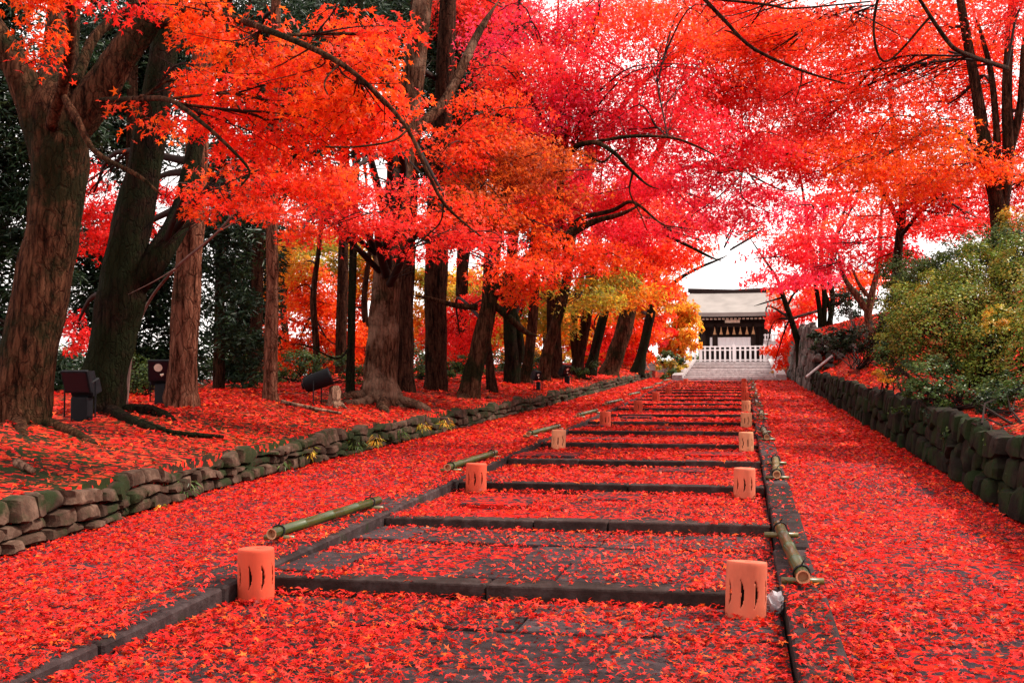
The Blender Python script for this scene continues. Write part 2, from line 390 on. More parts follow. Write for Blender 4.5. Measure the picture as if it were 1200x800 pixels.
def lane(name, xa, xb, label):
    V = []; Fc = []; nx = 6
    for y in LY:
        a = xa(y); b_ = xb(y)
        for i in range(nx): 
            x = a + (b_ - a) * i / (nx - 1); V.append((x, y, float(slope(y)) - .012 + .012 * (float(vnoise(x * 2, y * 2, 8)) - .5)))
    for j in range(len(LY) - 1):
        for i in range(nx - 1): q = j * nx + i; Fc.append((q, q + 1, q + nx + 1, q + nx))
    me = bpy.data.meshes.new(name); me.from_pydata(V, [], Fc); me.polygons.foreach_set('use_smooth', [True] * len(Fc)); me.update()
    link(name, me, None, M['lane'], kind='structure', label=label)
lane('path', lambda y: float(wall_l(y)) - .06, lambda y: XL - .26, 'sloping leaf-strewn ramp between the low stone wall and the left kerb')
lane('path', lambda y: XR + .19, lambda y: 2.06, 'sloping leaf-strewn ramp beside the dark stone wall')

def kerb(label, xa, xb, seed):
    r = random.Random(seed); root = empty('kerb', ((xa + xb) / 2, 0, 0), kind='structure', label=label)
    y = 2.6 + r.random() * .5
    while y < 43:
        L = r.uniform(1.1, 1.8); y2 = min(y + L, 43.2)
        ym = (y + y2) / 2
        wv = r.uniform(-.012, .012)
        me = MB().box((xa - (xa + xb) / 2 + wv, -(y2 - y) / 2 + .006, -.2), (xb - (xa + xb) / 2 + wv, (y2 - y) / 2 - .006, .022)).mesh('kerb_stone')
        bevel_mesh(me, .012)
        o = link('kerb_stone', me, root, M['kerb']); o.location = (0, ym, S * ym + r.uniform(-.008, .008)); o.rotation_euler = (math.atan(S), r.uniform(-.02, .02), r.uniform(-.008, .008))
        y = y2
kerb('long dark kerb of stone blocks between steps and left ramp', XL - .27, XL, 3)
kerb('long dark kerb of stone blocks between steps and right ramp', XR, XR + .20, 4)

steps = empty('stone_steps', ((XL + XR) / 2, STEP0, 0), kind='structure', label='wide shallow stone steps climbing the middle of the approach under red leaves')
cx = (XL + XR) / 2
rr = random.Random(5)
for k in range(-2, NSTEP + 1):
    y0 = STEP0 + k * DSTEP; y1 = y0 + DSTEP; z = S * y0
    o = link('tread', MB().box((XL + .003, y0 + .16, z - .16), (XR - .003, y1 + .04, z - .024)).mesh('tread'), steps, M['tread']); o.location = (-cx, -STEP0, 0)
    # edging stones along the riser
    nst = 3 if k % 2 else 2
    cuts = [XL + .004] + sorted(XL + (XR - XL) * (q + rr.uniform(-.1, .1)) for q in ([.36, .69] if nst == 3 else [.47])) + [XR - .004]
    for a, b_ in zip(cuts[:-1], cuts[1:]):
        dz = rr.uniform(-.007, .007); dy = rr.uniform(-.012, .012)
        me = MB().box((a + .005, -.005 + dy, -.14), (b_ - .005, .19, dz)).mesh('edging_stone')
        bm = bmesh.new(); bm.from_mesh(me)
        bmesh.ops.bevel(bm, geom=bm.edges[:], offset=.012, segments=2, affect='EDGES', profile=.5); bm.to_mesh(me); bm.free()
        o = link('edging_stone', me, steps, M['edge']); o.location = (-cx, y0 - STEP0, z)
    # paving slabs of the nearer treads
    if k < 7:
        yy = y0 + .205
        for row in range(3):
            d = (DSTEP - .215) / 3; x = XL + .01 - rr.random() * .4
            while x < XR - .06:
                L = rr.uniform(.45, .85); x2 = min(x + L, XR - .01); xa = max(x, XL + .01)
                if x2 - xa > .12:
                    me = MB().box((xa + .006, yy + row * d + .006, -.08), (x2 - .006, yy + (row + 1) * d - .006, -.014)).mesh('paving_slab')
                    bevel_mesh(me, .006)
                    o = link('paving_slab', me, steps, M['slab' if k < 1 else 'tread']); o.location = (-cx, -STEP0, z + rr.uniform(-.004, .004)); o.rotation_euler = (rr.uniform(-.003, .003), rr.uniform(-.003, .003), 0)
                x += L

# ------------------------------------------------------------------ stone walls
def stone_variants(n, seed, tris=2, rough=.14):
    """rough field stones: a blocky lump cut by random planes so that it has flat faces and blunt arrises"""
    r = random.Random(seed); o = []
    for i in range(n):
        bm = bmesh.new(); bmesh.ops.create_icosphere(bm, subdivisions=tris, radius=1)
        s = Vector((r.random() * 50, r.random() * 50, r.random() * 50)); p = r.uniform(2.6, 4.5)
        cuts = [(Vector((r.gauss(0, 1), r.gauss(0, 1), r.gauss(0, 1))).normalized(), r.uniform(.55, .88)) for _ in range(12)]
        for v in bm.verts:
            d = v.co.normalized(); q = (abs(d.x) ** p + abs(d.y) ** p + abs(d.z) ** p) ** (-1 / p)
            c = d * q * 1.06 * (1 + rough * mnoise.noise(d * 1.1 + s))
            for nn, h in cuts:
                e = c.dot(nn) - h
                if e > 0: c -= nn * e
            v.co = c + d * .05 * mnoise.noise(d * 4 + s)
        me = bpy.data.meshes.new('stone'); bm.to_mesh(me); bm.free(); me.polygons.foreach_set('use_smooth', [True] * len(me.polygons)); me.update(); me.set_sharp_from_angle(angle=math.radians(24)); o.append(me)
    return o
def stone_wall(root, mt, xf, y0, y1, hf, course, length, side, seed, limit=300, depth=.10, batter=.12, ragged=.25):
    """fitted rubble: jittered polygons drawn on the face, each pulled out into a stone with a chamfered, tilted front; side = +1 when the face looks to +X"""
    r = random.Random(seed); base = root.location; cnt = 0
    def P3(y, t, out):
        H_ = hf(y); return Vector((xf(y) - side * batter * t * H_ + side * out, y, float(slope(y)) + t * H_)) - base
    for c in range(course):
        y = y0 - r.random() * .2; ph = r.random() * 9
        zb = lambda yy, k=c: (k / course + (.0 if k == 0 else .62 / course * (float(vnoise(yy * 3.1, k * 7.7, seed)) * 2 - 1)))
        zt = lambda yy, k=c: ((k + 1) / course + .62 / course * (float(vnoise(yy * 3.1, (k + 1) * 7.7, seed)) * 2 - 1)) if k < course - 1 else 1 + ragged * (float(vnoise(yy * 2.6, 91.3, seed)) * 2 - 1)
        while y < y1 and cnt < limit:
            L = length(y) * r.uniform(.45, 1.75); g = .010 / hf(y)
            ja, jb = r.uniform(-.18, .18) * L, r.uniform(-.18, .18) * L
            ya, yb = y + .007, y + L - .007; ym = (ya + yb) / 2
            poly = [(ya + .1 * ja, zb(ya) + g), (ym + ja, zb(ym) + g - r.uniform(0, .06)), (yb - .1 * jb, zb(yb) + g), (yb + r.uniform(-.02, .03), (zb(yb) + zt(yb)) / 2), (yb - r.uniform(.0, .2) * L * .5, zt(yb) - g), (ym + jb, zt(ym) - g + r.uniform(-.03, .07)), (ya + r.uniform(.0, .2) * L * .5, zt(ya) - g), (ya - r.uniform(-.02, .03), (zb(ya) + zt(ya)) / 2)]
            cy = sum(p[0] for p in poly) / 8; cz = sum(p[1] for p in poly) / 8
            d0 = r.uniform(-.035, .06); ty, tz = r.uniform(-.10, .10), r.uniform(-.05, .05)
            V = []; n = 8
            for k_, out in ((1.0, -depth), (1.0, d0 - .03), (.86, d0), (.5, d0 + r.uniform(.0, .018))):
                for p in poly:
                    yy = cy + (p[0] - cy) * k_; tt = cz + (p[1] - cz) * k_
                    V.append(P3(yy, tt, out + ((yy - cy) * ty + (tt - cz) * tz + r.uniform(-.006, .006) if out > -depth else 0)))
            Fc = [(j * n + i, j * n + (i + 1) % n, (j + 1) * n + (i + 1) % n, (j + 1) * n + i) for j in range(3) for i in range(n)] + [tuple(3 * n + i for i in range(n))]
            if side < 0: Fc = [f[::-1] for f in Fc]
            o_ = P3(cy, cz, 0)
            me = bpy.data.meshes.new('stone'); me.from_pydata([tuple(v - o_) for v in V], [], Fc); me.polygons.foreach_set('use_smooth', [True] * len(Fc)); me.update(); me.set_sharp_from_angle(angle=math.radians(38))
            o = link('stone', me, root, mt); o.location = o_; cnt += 1
            y += L
def wall_core(root, xf, y0, y1, hf, side, mt):
    V = []; Fc = []; ys = np.arange(y0, y1 + .01, 1.0)
    for y in ys:
        b_ = float(slope(y)); x = xf(y) - side * .13; h = hf(y) - .05
        V += [(x, y, b_ - .2), (x - side * .06, y, b_ + h), (x - side * .5, y, b_ + h - .02), (x - side * .5, y, b_ - .2)]
    for j in range(len(ys) - 1):
        for i in range(4): a = j * 4 + i; b2 = j * 4 + (i + 1) % 4; Fc.append((a, b2, b2 + 4, a + 4))
    me = bpy.data.meshes.new('earth_core'); me.from_pydata([tuple(Vector(v) - root.location) for v in V], [], Fc); me.update(); link('earth_core', me, root, mt)
wl_root = empty('stone_wall', (-4.5, 12, .4), label='low mossy wall of rough brown field stones below the tree bank', cat='wall')
hl = lambda y: .27
stone_wall(wl_root, M['wall_l'], lambda y: float(wall_l(y)), 4.0, 48, hl, 3, lambda y: float(np.interp(y, [4, 10, 16, 22, 48], [.22, .20, .26, .5, .9])), 1, 21, 330, ragged=.32)
wall_core(wl_root, lambda y: float(wall_l(y)), 3, 48, hl, 1, M['soil'])
wr_root = empty('stone_wall', (2.0, 12, .4), label='dark mossy retaining wall under the shrubs along the right ramp', cat='wall')
hr = lambda y: .57
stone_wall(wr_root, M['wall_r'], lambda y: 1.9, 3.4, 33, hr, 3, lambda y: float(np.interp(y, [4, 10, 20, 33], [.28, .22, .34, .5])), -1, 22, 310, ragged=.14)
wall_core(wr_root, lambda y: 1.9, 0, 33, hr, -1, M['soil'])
tw_root = empty('stone_wall', (1.9, 36, 1.2), label='tall grey stone wall end beyond the low dark wall near the gate', cat='wall')
ht = lambda y: float(np.interp(y, [33, 36, 50], [1.5, 1.95, 2.0]))
stone_wall(tw_root, M['wall_f'], lambda y: 1.85, 33.2, 49, ht, 6, lambda y: .5, -1, 23, 220, depth=.15, ragged=.08)
wall_core(tw_root, lambda y: 1.85, 33, 49, ht, -1, M['soil'])
# front face of the tall wall
r = random.Random(9); var = stone_variants(6, 77)
for m_ in var: m_.materials.append(M['wall_f'])
for c in range(6):
    x = 1.95
    while x < 3.4:
        L = r.uniform(.3, .6); z = 1.14 + .27 * (c + .5)
        o = bpy.data.objects.new('stone', var[r.randrange(6)]); COL.objects.link(o); o.parent = tw_root
        o.location = Vector((x + L / 2, 33.15 + r.uniform(-.04, .04), z)) - tw_root.location; o.scale = (L * .52, .2, .15); o.rotation_euler = (r.uniform(-.1, .1), r.uniform(-.1, .1), 0); x += L
MB().tube([(1.75, 32.6, 1.55), (2.5, 33.0, 2.15)], [.035, .035], 8).build('coping_rail', M['pale_stone'], tw_root, off=tw_root.location)

# ------------------------------------------------------------------ trees
def tube_obj(name, P, R, mt, parent, off, seg=12, flare=None, wob=.12, n=6, kids=None):
    if len(P) > 2:
        Q = spline(P, n); R = np.interp(np.linspace(0, len(P) - 1, len(Q)), range(len(P)), R)
    else: Q = P
    return MB().tube(Q, list(R), seg, True, flare, wob, random.random() * 20).build(name, mt, parent, off, True), Q, R
def flare_fn(n, amount, lobes, ph, rows):
    def f(i, t):
        k = max(0.0, 1 - i / rows) ** 2.2
        return 1 + k * amount * (.55 + .45 * math.cos(lobes * t + ph) + .2 * math.cos((lobes + 2) * t + 2 * ph))
    return f
TOTAL = [0]; GROW = 1.22
def crown(root, blobs, skeleton, mt=None, leafscale=1.0, cover=1.7, twigmat=None, tmpl=None):
    """blobs: (px, py, rx, ry, Z, palette[, density]); skeleton: list of (point, radius)"""
    base = np.array(root.location); P = []; Nn = []; Hd = []; Sz = []; Cc = []
    tw = MB(); SP = np.array([s[0] for s in skeleton]); SR = np.array([s[1] for s in skeleton])
    lim = []
    near = min(b[4] for b in blobs) < 11.5; far_ = min(b[4] for b in blobs) > 30
    tm = tmpl or (LEAF5 if near else CHEV if far_ else LEAF3); coef = .40 if tm is LEAF5 else .28 if tm is LEAF3 else .22
    for bl in blobs:
        px, py, rx, ry, Z, pal = bl[:6]; dens = bl[6] if len(bl) > 6 else 1.0
        c = at(px, py, Z); wx, wz = rx / F * Z, ry / F * Z; wy = max(.4, min(wx * .55, 1.4))
        wx *= GROW; wz *= GROW
        ls = max(.040, .0029 * Z) * leafscale
        lpx = ls / Z * F
        n = int(dens * cover * math.pi * rx * ry * GROW ** 2 / (coef * lpx * lpx))
        sprR = np.clip(.42 * min(wx, 1.6), .22, .75)
        ns = max(3, int(n / 85)); per = max(8, n // ns)
        # limb to the blob
        d = np.linalg.norm(SP - c, axis=1) + np.where(SP[:, 2] > c[2] + .1, 3.0, 0) ; j = int(np.argmin(d)); a = SP[j]; r0 = min(SR[j] * .55, .018 + .012 * np.linalg.norm(c - a))
        mid = (a + c) / 2 + np.array([0, 0, .12 * np.linalg.norm(c - a)]) + rng.normal(0, .07, 3) * np.linalg.norm(c - a)
        L = spline([a, mid, c], 5); lim.append((L, np.linspace(r0, .012, len(L))))
        for t_ in range(2 if rx > 30 and Z < 34 and tmpl is None else 0):
            sg = rng.choice([-1, 1]); q0 = L[rng.integers(2, 7)]; fr_ = -np.array([FW[0], FW[1], 0]) * wy * rng.uniform(.7, 1.2)
            e1 = c + fr_ + RT * sg * wx * rng.uniform(.1, .3) + np.array([0, 0, rng.uniform(-.3, .5) * wz]); e2 = c + fr_ * .9 + RT * sg * wx * rng.uniform(.6, 1.0) + np.array([0, 0, rng.uniform(-.8, .2) * wz])
            q_ = spline([q0, e1, e2], 5); kk = Z / 13.0
            tw.tube(q_, list(np.linspace(.013 * kk, .003 * kk, len(q_))), 4, False)
            for _ in range(2): a_ = q_[rng.integers(3, 10)]; tw.tube([a_, a_ + rng.normal(0, .22, 3) * np.array([1, 1, .7]) * max(wx, .5)], [.006 * kk, .002 * kk], 3, False)
        for s in range(ns):
            u = rnd_unit(1)[0] * rng.random() ** .42
            sc = c + (RT * u[0] * wx + np.array([FW[0], FW[1], 0]) * u[1] * wy + np.array([0, 0, 1.]) * u[2] * wz)
            k = rng.integers(0, len(L)); q = L[k]
            m2 = (q + sc) / 2 + rng.normal(0, .05, 3)
            if Z < 30 and s % 2 == 0: tw.tube([q, m2, sc], [.007, .005, .003], 3, False)
            m = max(4, int(per * rng.uniform(.6, 1.4)))
            # leaves of a spray: flat drooping plate, ragged round its edge, along 5 twigs
            ang = rng.choice(np.linspace(0, 2 * math.pi, 6)[:5] + rng.random() * 6, m) + rng.normal(0, .33, m)
            rad = sprR * np.sqrt(rng.random(m)) * rng.uniform(.8, 1.25)
            til = rng.normal(0, .16, 2)
            x = np.cos(ang) * rad; y = np.sin(ang) * rad
            z = x * til[0] + y * til[1] - .22 * rad ** 2 / sprR + rng.normal(0, .05 + .04 * (Z > 18), m)
            P.append(sc + np.stack([x, y, z], 1))
            nn = np.stack([rng.normal(0, .8, m) + .35 * np.cos(ang), rng.normal(0, .8, m) + .35 * np.sin(ang), np.ones(m) * .75], 1); Nn.append(nn)
            Hd.append(ang + rng.normal(0, .7, m)); Sz.append(ls * rng.uniform(.7, 1.2, m))
            Cc.append(leaf_cols(pal, m, rng.integers(0, len(PAL[pal]))) * rng.uniform(.82, 1.12))
            for t in range(2 if Z < 16 else 0):
                an = rng.random() * 6.28; e = sc + np.array([math.cos(an), math.sin(an), -.15]) * sprR * .9
                tw.tube([sc, e], [.004, .002], 3, False)
    P = np.concatenate(P); TOTAL[0] += len(P)
    me = leaf_mesh('crown', tm, P - base, np.concatenate(Nn), np.concatenate(Hd), np.concatenate(Sz), np.concatenate(Cc))
    link('crown', me, root, mt or M['leaf'])
    return lim, tw
def tree(name, label, cat, Z, trunk, blobs=(), limbs=(), bark_='maple_bark', flare=.5, lobes=5, seg=14, cover=1.7, roots=(), group=None, base_z=None, leafscale=1.0, twig='twig', mt=None, tmpl=None, sky_blockers=()):
    """trunk: [(px, py, width_px[, dZ])] from the base up; limbs likewise"""
    def pt(q): 
        return at(q[0], q[1], Z + (q[3] if len(q) > 3 else 0))
    T = [pt(q) for q in trunk]; Rr = [.9 * q[2] / 2 / F * (Z + (q[3] if len(q) > 3 else 0)) for q in trunk]
    g = float(hgt(T[0][0], T[0][1]))
    b0 = T[0].copy(); b0[2] = (g if base_z is None else base_z) - .12
    if T[0][2] > b0[2] + .05: T = [b0] + T; Rr = [Rr[0] * 1.08] + Rr
    else: T[0] = b0
    tip = T[-1] + (T[-1] - T[-2]) / np.linalg.norm(T[-1] - T[-2]) * 1.2; T.append(tip); Rr.append(Rr[-1] * .35); T.append(tip + (tip - T[-3]) * .35 + rng.normal(0, .1, 3)); Rr.append(.012)
    root = empty(name, (b0[0], b0[1], b0[2] + .12), label=label, cat=cat, group=group)
    fl = flare_fn(0, flare, lobes, random.random() * 6, 7) if flare else None
    o, Q, R = tube_obj('trunk', T, Rr, M[bark_], root, root.location, seg, fl, .16)
    sk = [(q, r) for q, r in zip(Q, R)]; nq = len(Q); sk = sk[nq // 3:]
    for lm in limbs:
        L = [pt(q) for q in lm]; RR = [q[2] / 2 / F * (Z + (q[3] if len(q) > 3 else 0)) for q in lm]
        L.append(L[-1] + (L[-1] - L[-2]) * .5 + rng.normal(0, .06, 3)); RR.append(.006)
        o, q2, r2 = tube_obj('limb', L, RR, M[bark_], root, root.location, 9, None, .14)
        sk += list(zip(q2, r2))
    for rt in roots:
        L = []
        for q in rt:
            p = at(q[0], q[1], Z + q[3]); p[2] = float(hgt(p[0], p[1])) + q[4] - .25 * q[2] / F * Z - (.06 if q is rt[-1] else 0); L.append(p)
        tube_obj('root', L, [q[2] / 2 / F * Z for q in rt], M[bark_], root, root.location, 8, None, .25)
    if blobs:
        lb, tw = crown(root, blobs, sk, mt, leafscale, cover, tmpl=tmpl)
        for k, (ox, oy, oz, ra_, rb_, rc_, pal) in enumerate(sky_blockers):      # unseen foliage added above the frame to block sky light
            m = int(230 * ra_ * rb_); u = rnd_unit(m) * (rng.random((m, 1)) ** .4); p = np.array([ox, oy, oz]) + u * np.array([ra_, rb_, rc_])
            me = leaf_mesh('crown', CHEV, p - np.array(root.location), rng.normal(0, .5, (m, 3)) + np.array([0, 0, .9]), rng.random(m) * 6.28, rng.uniform(.07, .11, m), leaf_cols(pal, m)); link('crown', me, root, M['leaf'])
            sp_ = np.array([q[0] for q in sk]); sp_ = sp_[sp_[:, 2] > sp_[:, 2].max() - .5]; j = int(np.argmin(np.linalg.norm(sp_ - np.array([ox, oy, oz]), axis=1))); c_ = np.array([ox, oy, oz])
            lb.append((spline([sp_[j], (sp_[j] + c_) / 2 + np.array([0, 0, .3]), c_ + np.array([0, 0, .5])], 5), np.linspace(.05, .02, 11)))
        for L, R in lb: MB().tube(L, list(R), 6, False, None, .1).build('limb', M['twig' if Z > 14 or bark_ == 'dark_bark' else bark_], root, root.location, True)
        tw.build('twigs', M[twig], root, root.location, kind='stuff')
    return root

exec_trees = True
# --- near maple at the left edge: thick mossy trunk forking low, long arching limbs
tree('maple_tree', 'thick mossy maple trunk at the left edge, forking low into long arching limbs', 'tree', 10.4,
     [(22, 505, 74), (30, 430, 72), (50, 330, 70), (66, 240, 68), (70, 170, 74), (62, 125, 62), (72, 60, 44, .5), (76, -20, 38, .8), (80, -120, 30, 1)],
     blobs=[(40, -20, 70, 30, 9.4, 'orange'), (300, 62, 75, 32, 8.6, 'orange'), (240, 20, 55, 22, 8.8, 'orange'), (395, 95, 80, 40, 8.4, 'orange'), (330, 125, 80, 30, 8.8, 'orangered'),
            (215, 95, 45, 18, 9.0, 'orange'), (250, 150, 60, 20, 8.9, 'orangered'), (170, 140, 22, 12, 9, 'orange', .8), (440, 150, 70, 30, 8.8, 'orangered'), (340, 165, 80, 26, 9.0, 'orangered'),
            (55, 40, 28, 14, 9.2, 'orange', .8), (60, 75, 14, 9, 9.4, 'orangered', .7), (420, 40, 60, 25, 8.4, 'orangered'), (150, 5, 40, 12, 9, 'red')],
     limbs=[[(60, 190, 44), (38, 120, 40), (15, 70, 34), (-20, 20, 30)],
            [(76, 165, 46), (108, 120, 44), (140, 70, 38), (168, 30, 36), (200, -15, 30)],
            [(160, 35, 20), (195, 22, 18), (240, 8, 14), (290, -12, 10)],
            [(190, 24, 10, -.2), (260, 20, 9, -1.5), (330, 42, 7.5, -2.4), (395, 72, 6.5, -2.7), (440, 108, 5.5, -2.8), (478, 152, 5, -2.8), (500, 200, 4.5, -2.8), (520, 238, 4, -2.7), (545, 262, 2.5, -2.6)],
            [(60, 150, 15, -.3), (76, 92, 14, -.6), (84, 40, 12, -.8), (84, -20, 10, -.9)],
            [(66, 100, 8, -.4), (88, 135, 9, -.7), (112, 178, 7, -.9), (162, 206, 5, -1.1)],
            [(88, 100, 14), (110, 45, 12, .3), (150, 14, 10, .5), (200, 8, 8, .6)],
            [(118, 118, 7, -.2), (160, 116, 7, -1.4), (200, 118, 6, -2.2), (238, 145, 5, -2.5), (268, 172, 4, -2.6), (292, 200, 3, -2.6)], [(478, 152, 3, -2.8), (460, 165, 2.5, -2.9), (420, 172, 2, -3)], [(520, 238, 2.5, -2.7), (515, 262, 2, -2.6), (490, 285, 1.5, -2.5)], [(400, 74, 3, -2.7), (385, 88, 2.5, -2.8), (380, 100, 2, -2.9)]],
     flare=.35, cover=1.35, sky_blockers=[(-5.5, 2.5, 6.8, 4.0, 3.5, 1.0, 'orangered')], roots=[[(45, 500, 22, 0, .05), (90, 505, 14, -.3, .03), (130, 512, 8, -.6, .0)], [(20, 505, 20, -.2, .05), (30, 530, 12, -1, .02)]])
# --- dark leaning trunk behind it
tree('maple_tree', 'dark moss-covered leaning trunk with a heavy side fork behind the left-edge maple', 'tree', 12.2,
     [(118, 470, 62), (128, 420, 58), (142, 350, 60), (152, 280, 52), (168, 200, 44), (182, 120, 38), (196, 30, 34), (205, -60, 28)],
     blobs=[(110, 225, 34, 26, 14.5, 'red'), (125, 275, 30, 30, 14.6, 'red'), (165, 245, 30, 40, 15, 'red', .8), (90, 380, 14, 30, 14.5, 'red', .7), (330, 215, 70, 26, 11, 'orangered'), (250, 235, 40, 16, 11, 'orangered', .8)],
     limbs=[[(150, 345, 30), (185, 300, 32), (212, 250, 26, .3), (225, 190, 20, .5), (240, 120, 16, .6)]], bark_='dark_bark', flare=.5,
     roots=[[(150, 465, 22, 0, .03), (185, 470, 14, -.2, .05), (215, 478, 8, -.5, .0)], [(130, 470, 20, -.2, .05), (170, 488, 12, -1, .03), (260, 505, 8, -1.4, 0)]])
# --- pale straight cedar
tree('cedar_tree', 'straight pale reddish cedar trunk between the two floodlights', 'tree', 13.3,
     [(213, 470, 44), (214, 430, 38), (219, 340, 34), (226, 250, 31), (232, 150, 28), (238, 40, 26), (244, -80, 22)], bark_='cedar_bark', flare=.35, lobes=7,
     blobs=[(300, 120, 40, 40, 16, 'darkgreen'), (250, 60, 50, 40, 16, 'darkgreen'), (290, 20, 50, 40, 17, 'darkgreen'), (230, -40, 60, 40, 14, 'darkgreen')], mt=M['green'], tmpl=FROND, leafscale=1.6)
tree('cedar_tree', 'slim reddish trunk standing at the edge of the dark evergreens', 'tree', 15.2,
     [(317, 470, 23), (317, 440, 18), (319, 350, 16), (319, 250, 15), (322, 120, 14), (324, -40, 12)], bark_='cedar_bark', flare=.5,
     blobs=[(320, 60, 50, 40, 17, 'darkgreen'), (355, 110, 30, 40, 17, 'darkgreen')], mt=M['green'], tmpl=FROND, leafscale=1.6)
tree('cedar_tree', 'short-looking dim trunk half hidden in dark evergreens behind the pale cedar', 'tree', 19,
     [(256, 470, 16), (257, 400, 14), (258, 300, 13), (260, 150, 12), (262, 20, 10)], bark_='brown_bark', flare=.2,
     blobs=[(270, 330, 40, 60, 18.5, 'darkgreen'), (280, 260, 45, 40, 18.5, 'darkgreen'), (290, 410, 32, 40, 19, 'darkgreen'), (262, 180, 40, 50, 19, 'darkgreen')], mt=M['green'], tmpl=FROND, leafscale=1.6)
tree('cedar_tree', 'thin dark pole-straight trunk in front of bright orange leaves', 'tree', 18.5,
     [(410, 465, 14), (411, 420, 11), (413, 330, 10), (416, 220, 10), (420, 80, 9), (424, -50, 8)], bark_='dark_bark', flare=.4,
     blobs=[(410, 20, 60, 40, 20, 'darkgreen'), (430, 90, 40, 40, 20, 'darkgreen')], limbs=[[(411, 405, 3), (395, 420, 2.5, -.5), (360, 405, 1.8, -1)]], mt=M['green'], tmpl=FROND, leafscale=1.6)
# --- big buttressed tree
tree('zelkova_tree', 'big pale-barked tree with spreading buttress roots at the crest of the bank', 'tree', 17.2,
     [(446, 462, 54), (446, 440, 46), (449, 400, 40), (453, 340, 37), (460, 270, 35), (472, 180, 31), (484, 90, 28), (496, 0, 25), (508, -90, 22)], bark_='pale_bark', flare=.6, lobes=5, seg=22,
     limbs=[[(452, 330, 14), (436, 285, 10), (420, 270, 7)], [(476, 160, 16), (520, 120, 12, .5), (560, 40, 10, 1)]],
     blobs=[(385, 240, 60, 22, 12.5, 'coral'), (460, 262, 70, 20, 12.5, 'coral'), (325, 250, 28, 16, 13, 'orangered'), (540, 285, 60, 18, 12.8, 'coral'), (430, 222, 60, 18, 12.6, 'coral', .8), (530, 245, 50, 16, 12.8, 'orangered', .7),
            (590, 312, 46, 13, 13.5, 'orangered'), (395, 205, 50, 14, 11.6, 'orangered', .8), (345, 280, 22, 14, 13, 'orangered', .8)], cover=1.12,
     roots=[[(470, 450, 14, -.1, .12), (500, 462, 11, -.3, .04), (535, 470, 8, -.5, .03), (560, 474, 4, -.7, 0)], [(425, 452, 16, -.2, .12), (400, 460, 11, -.4, .04), (385, 462, 6, -.5, 0)],
            [(450, 455, 16, -.5, .1), (448, 465, 12, -1.0, .05), (462, 470, 7, -1.6, 0)], [(435, 455, 14, -.4, .1), (415, 464, 10, -.9, .05), (380, 470, 6, -1.2, .02), (345, 472, 4, -1.4, 0)]])
tree('cedar_tree', 'dark straight trunk close behind the buttressed tree', 'tree', 20, [(474, 465, 27), (474, 420, 23), (476, 330, 22), (480, 220, 23), (486, 100, 21), (492, -40, 18)], bark_='brown_bark', flare=.35,
     blobs=[(520, 60, 50, 70, 24, 'darkgreen'), (540, 130, 40, 60, 24, 'darkgreen'), (500, -10, 70, 40, 24, 'darkgreen')], mt=M['green'], tmpl=FROND, leafscale=1.6)
tree('cedar_tree', 'broad dark straight trunk between the buttressed tree and the leaning maple', 'tree', 21, [(511, 468, 33), (511, 430, 29), (511, 340, 28), (514, 240, 28), (520, 120, 25), (526, -40, 20)], bark_='brown_bark', flare=.3,
     blobs=[(450, 10, 60, 40, 25, 'darkgreen'), (560, 20, 50, 40, 25, 'darkgreen')], mt=M['green'], tmpl=FROND, leafscale=1.6)
# --- leaning maple with elbow limb
tree('maple_tree', 'leaning maple with an elbow limb reaching over the low wall', 'tree', 20.5,
     [(546, 470, 32), (554, 440, 26), (566, 390, 23), (575, 340, 21), (578, 280, 22), (590, 200, 18), (600, 120, 14), (606, 40, 10)], bark_='maple_bark', flare=.4,
     limbs=[[(575, 345, 20), (598, 325, 19), (622, 303, 17), (650, 285, 13), (690, 262, 8), (730, 250, 5)], [(560, 360, 8), (535, 358, 7), (505, 350, 5)], [(580, 358, 9), (600, 375, 9), (618, 390, 6, .2)]],
     blobs=[(590, 185, 55, 40, 17, 'brown'), (560, 235, 50, 36, 16.5, 'brown'), (610, 265, 55, 30, 17, 'orange'), (640, 205, 50, 40, 17.5, 'brown'), (575, 140, 50, 30, 17, 'orangered'), (620, 330, 40, 18, 18, 'orange'), (660, 310, 50, 20, 18, 'orangered'), (545, 180, 40, 26, 16.5, 'orangered')], cover=1.2,
     roots=[[(570, 465, 12, 0, .05), (590, 472, 8, -.4, .05), (612, 470, 5, -.6, 0)], [(545, 468, 14, -.2, .04), (530, 478, 8, -.8, 0)]])
tree('maple_tree', 'slim bent stem curving beside the leaning maple', 'tree', 22.5, [(578, 465, 15), (574, 430, 12), (570, 380, 11), (575, 330, 9), (590, 260, 8)], bark_='brown_bark', flare=.4,
     blobs=[(560, 360, 40, 20, 27, 'red', .8), (540, 400, 30, 22, 27, 'red', .8)])
tree('maple_tree', 'upright dark stem with bowed neighbour limb above the low wall', 'tree', 26, [(600, 460, 22), (600, 420, 20), (597, 360, 18), (600, 300, 15), (606, 200, 12)], bark_='dark_bark', flare=.3,
     limbs=[[(602, 440, 8), (611, 410, 8), (604, 370, 7), (590, 350, 6), (580, 335, 5)]], blobs=[(620, 370, 50, 24, 32, 'yellowgreen', .8), (600, 330, 40, 22, 32, 'yellow', .7)])
tree('maple_tree', 'grey slanting trunk with a kinked top right of the leaning maple', 'tree', 27, [(616, 455, 19), (618, 430, 14), (624, 380, 13), (628, 320, 12), (632, 270, 10), (640, 200, 9)], bark_='maple_bark', flare=.5,
     blobs=[(650, 240, 50, 30, 24, 'crimson'), (690, 225, 50, 30, 24, 'crimson'), (620, 160, 40, 30, 24, 'coral')])
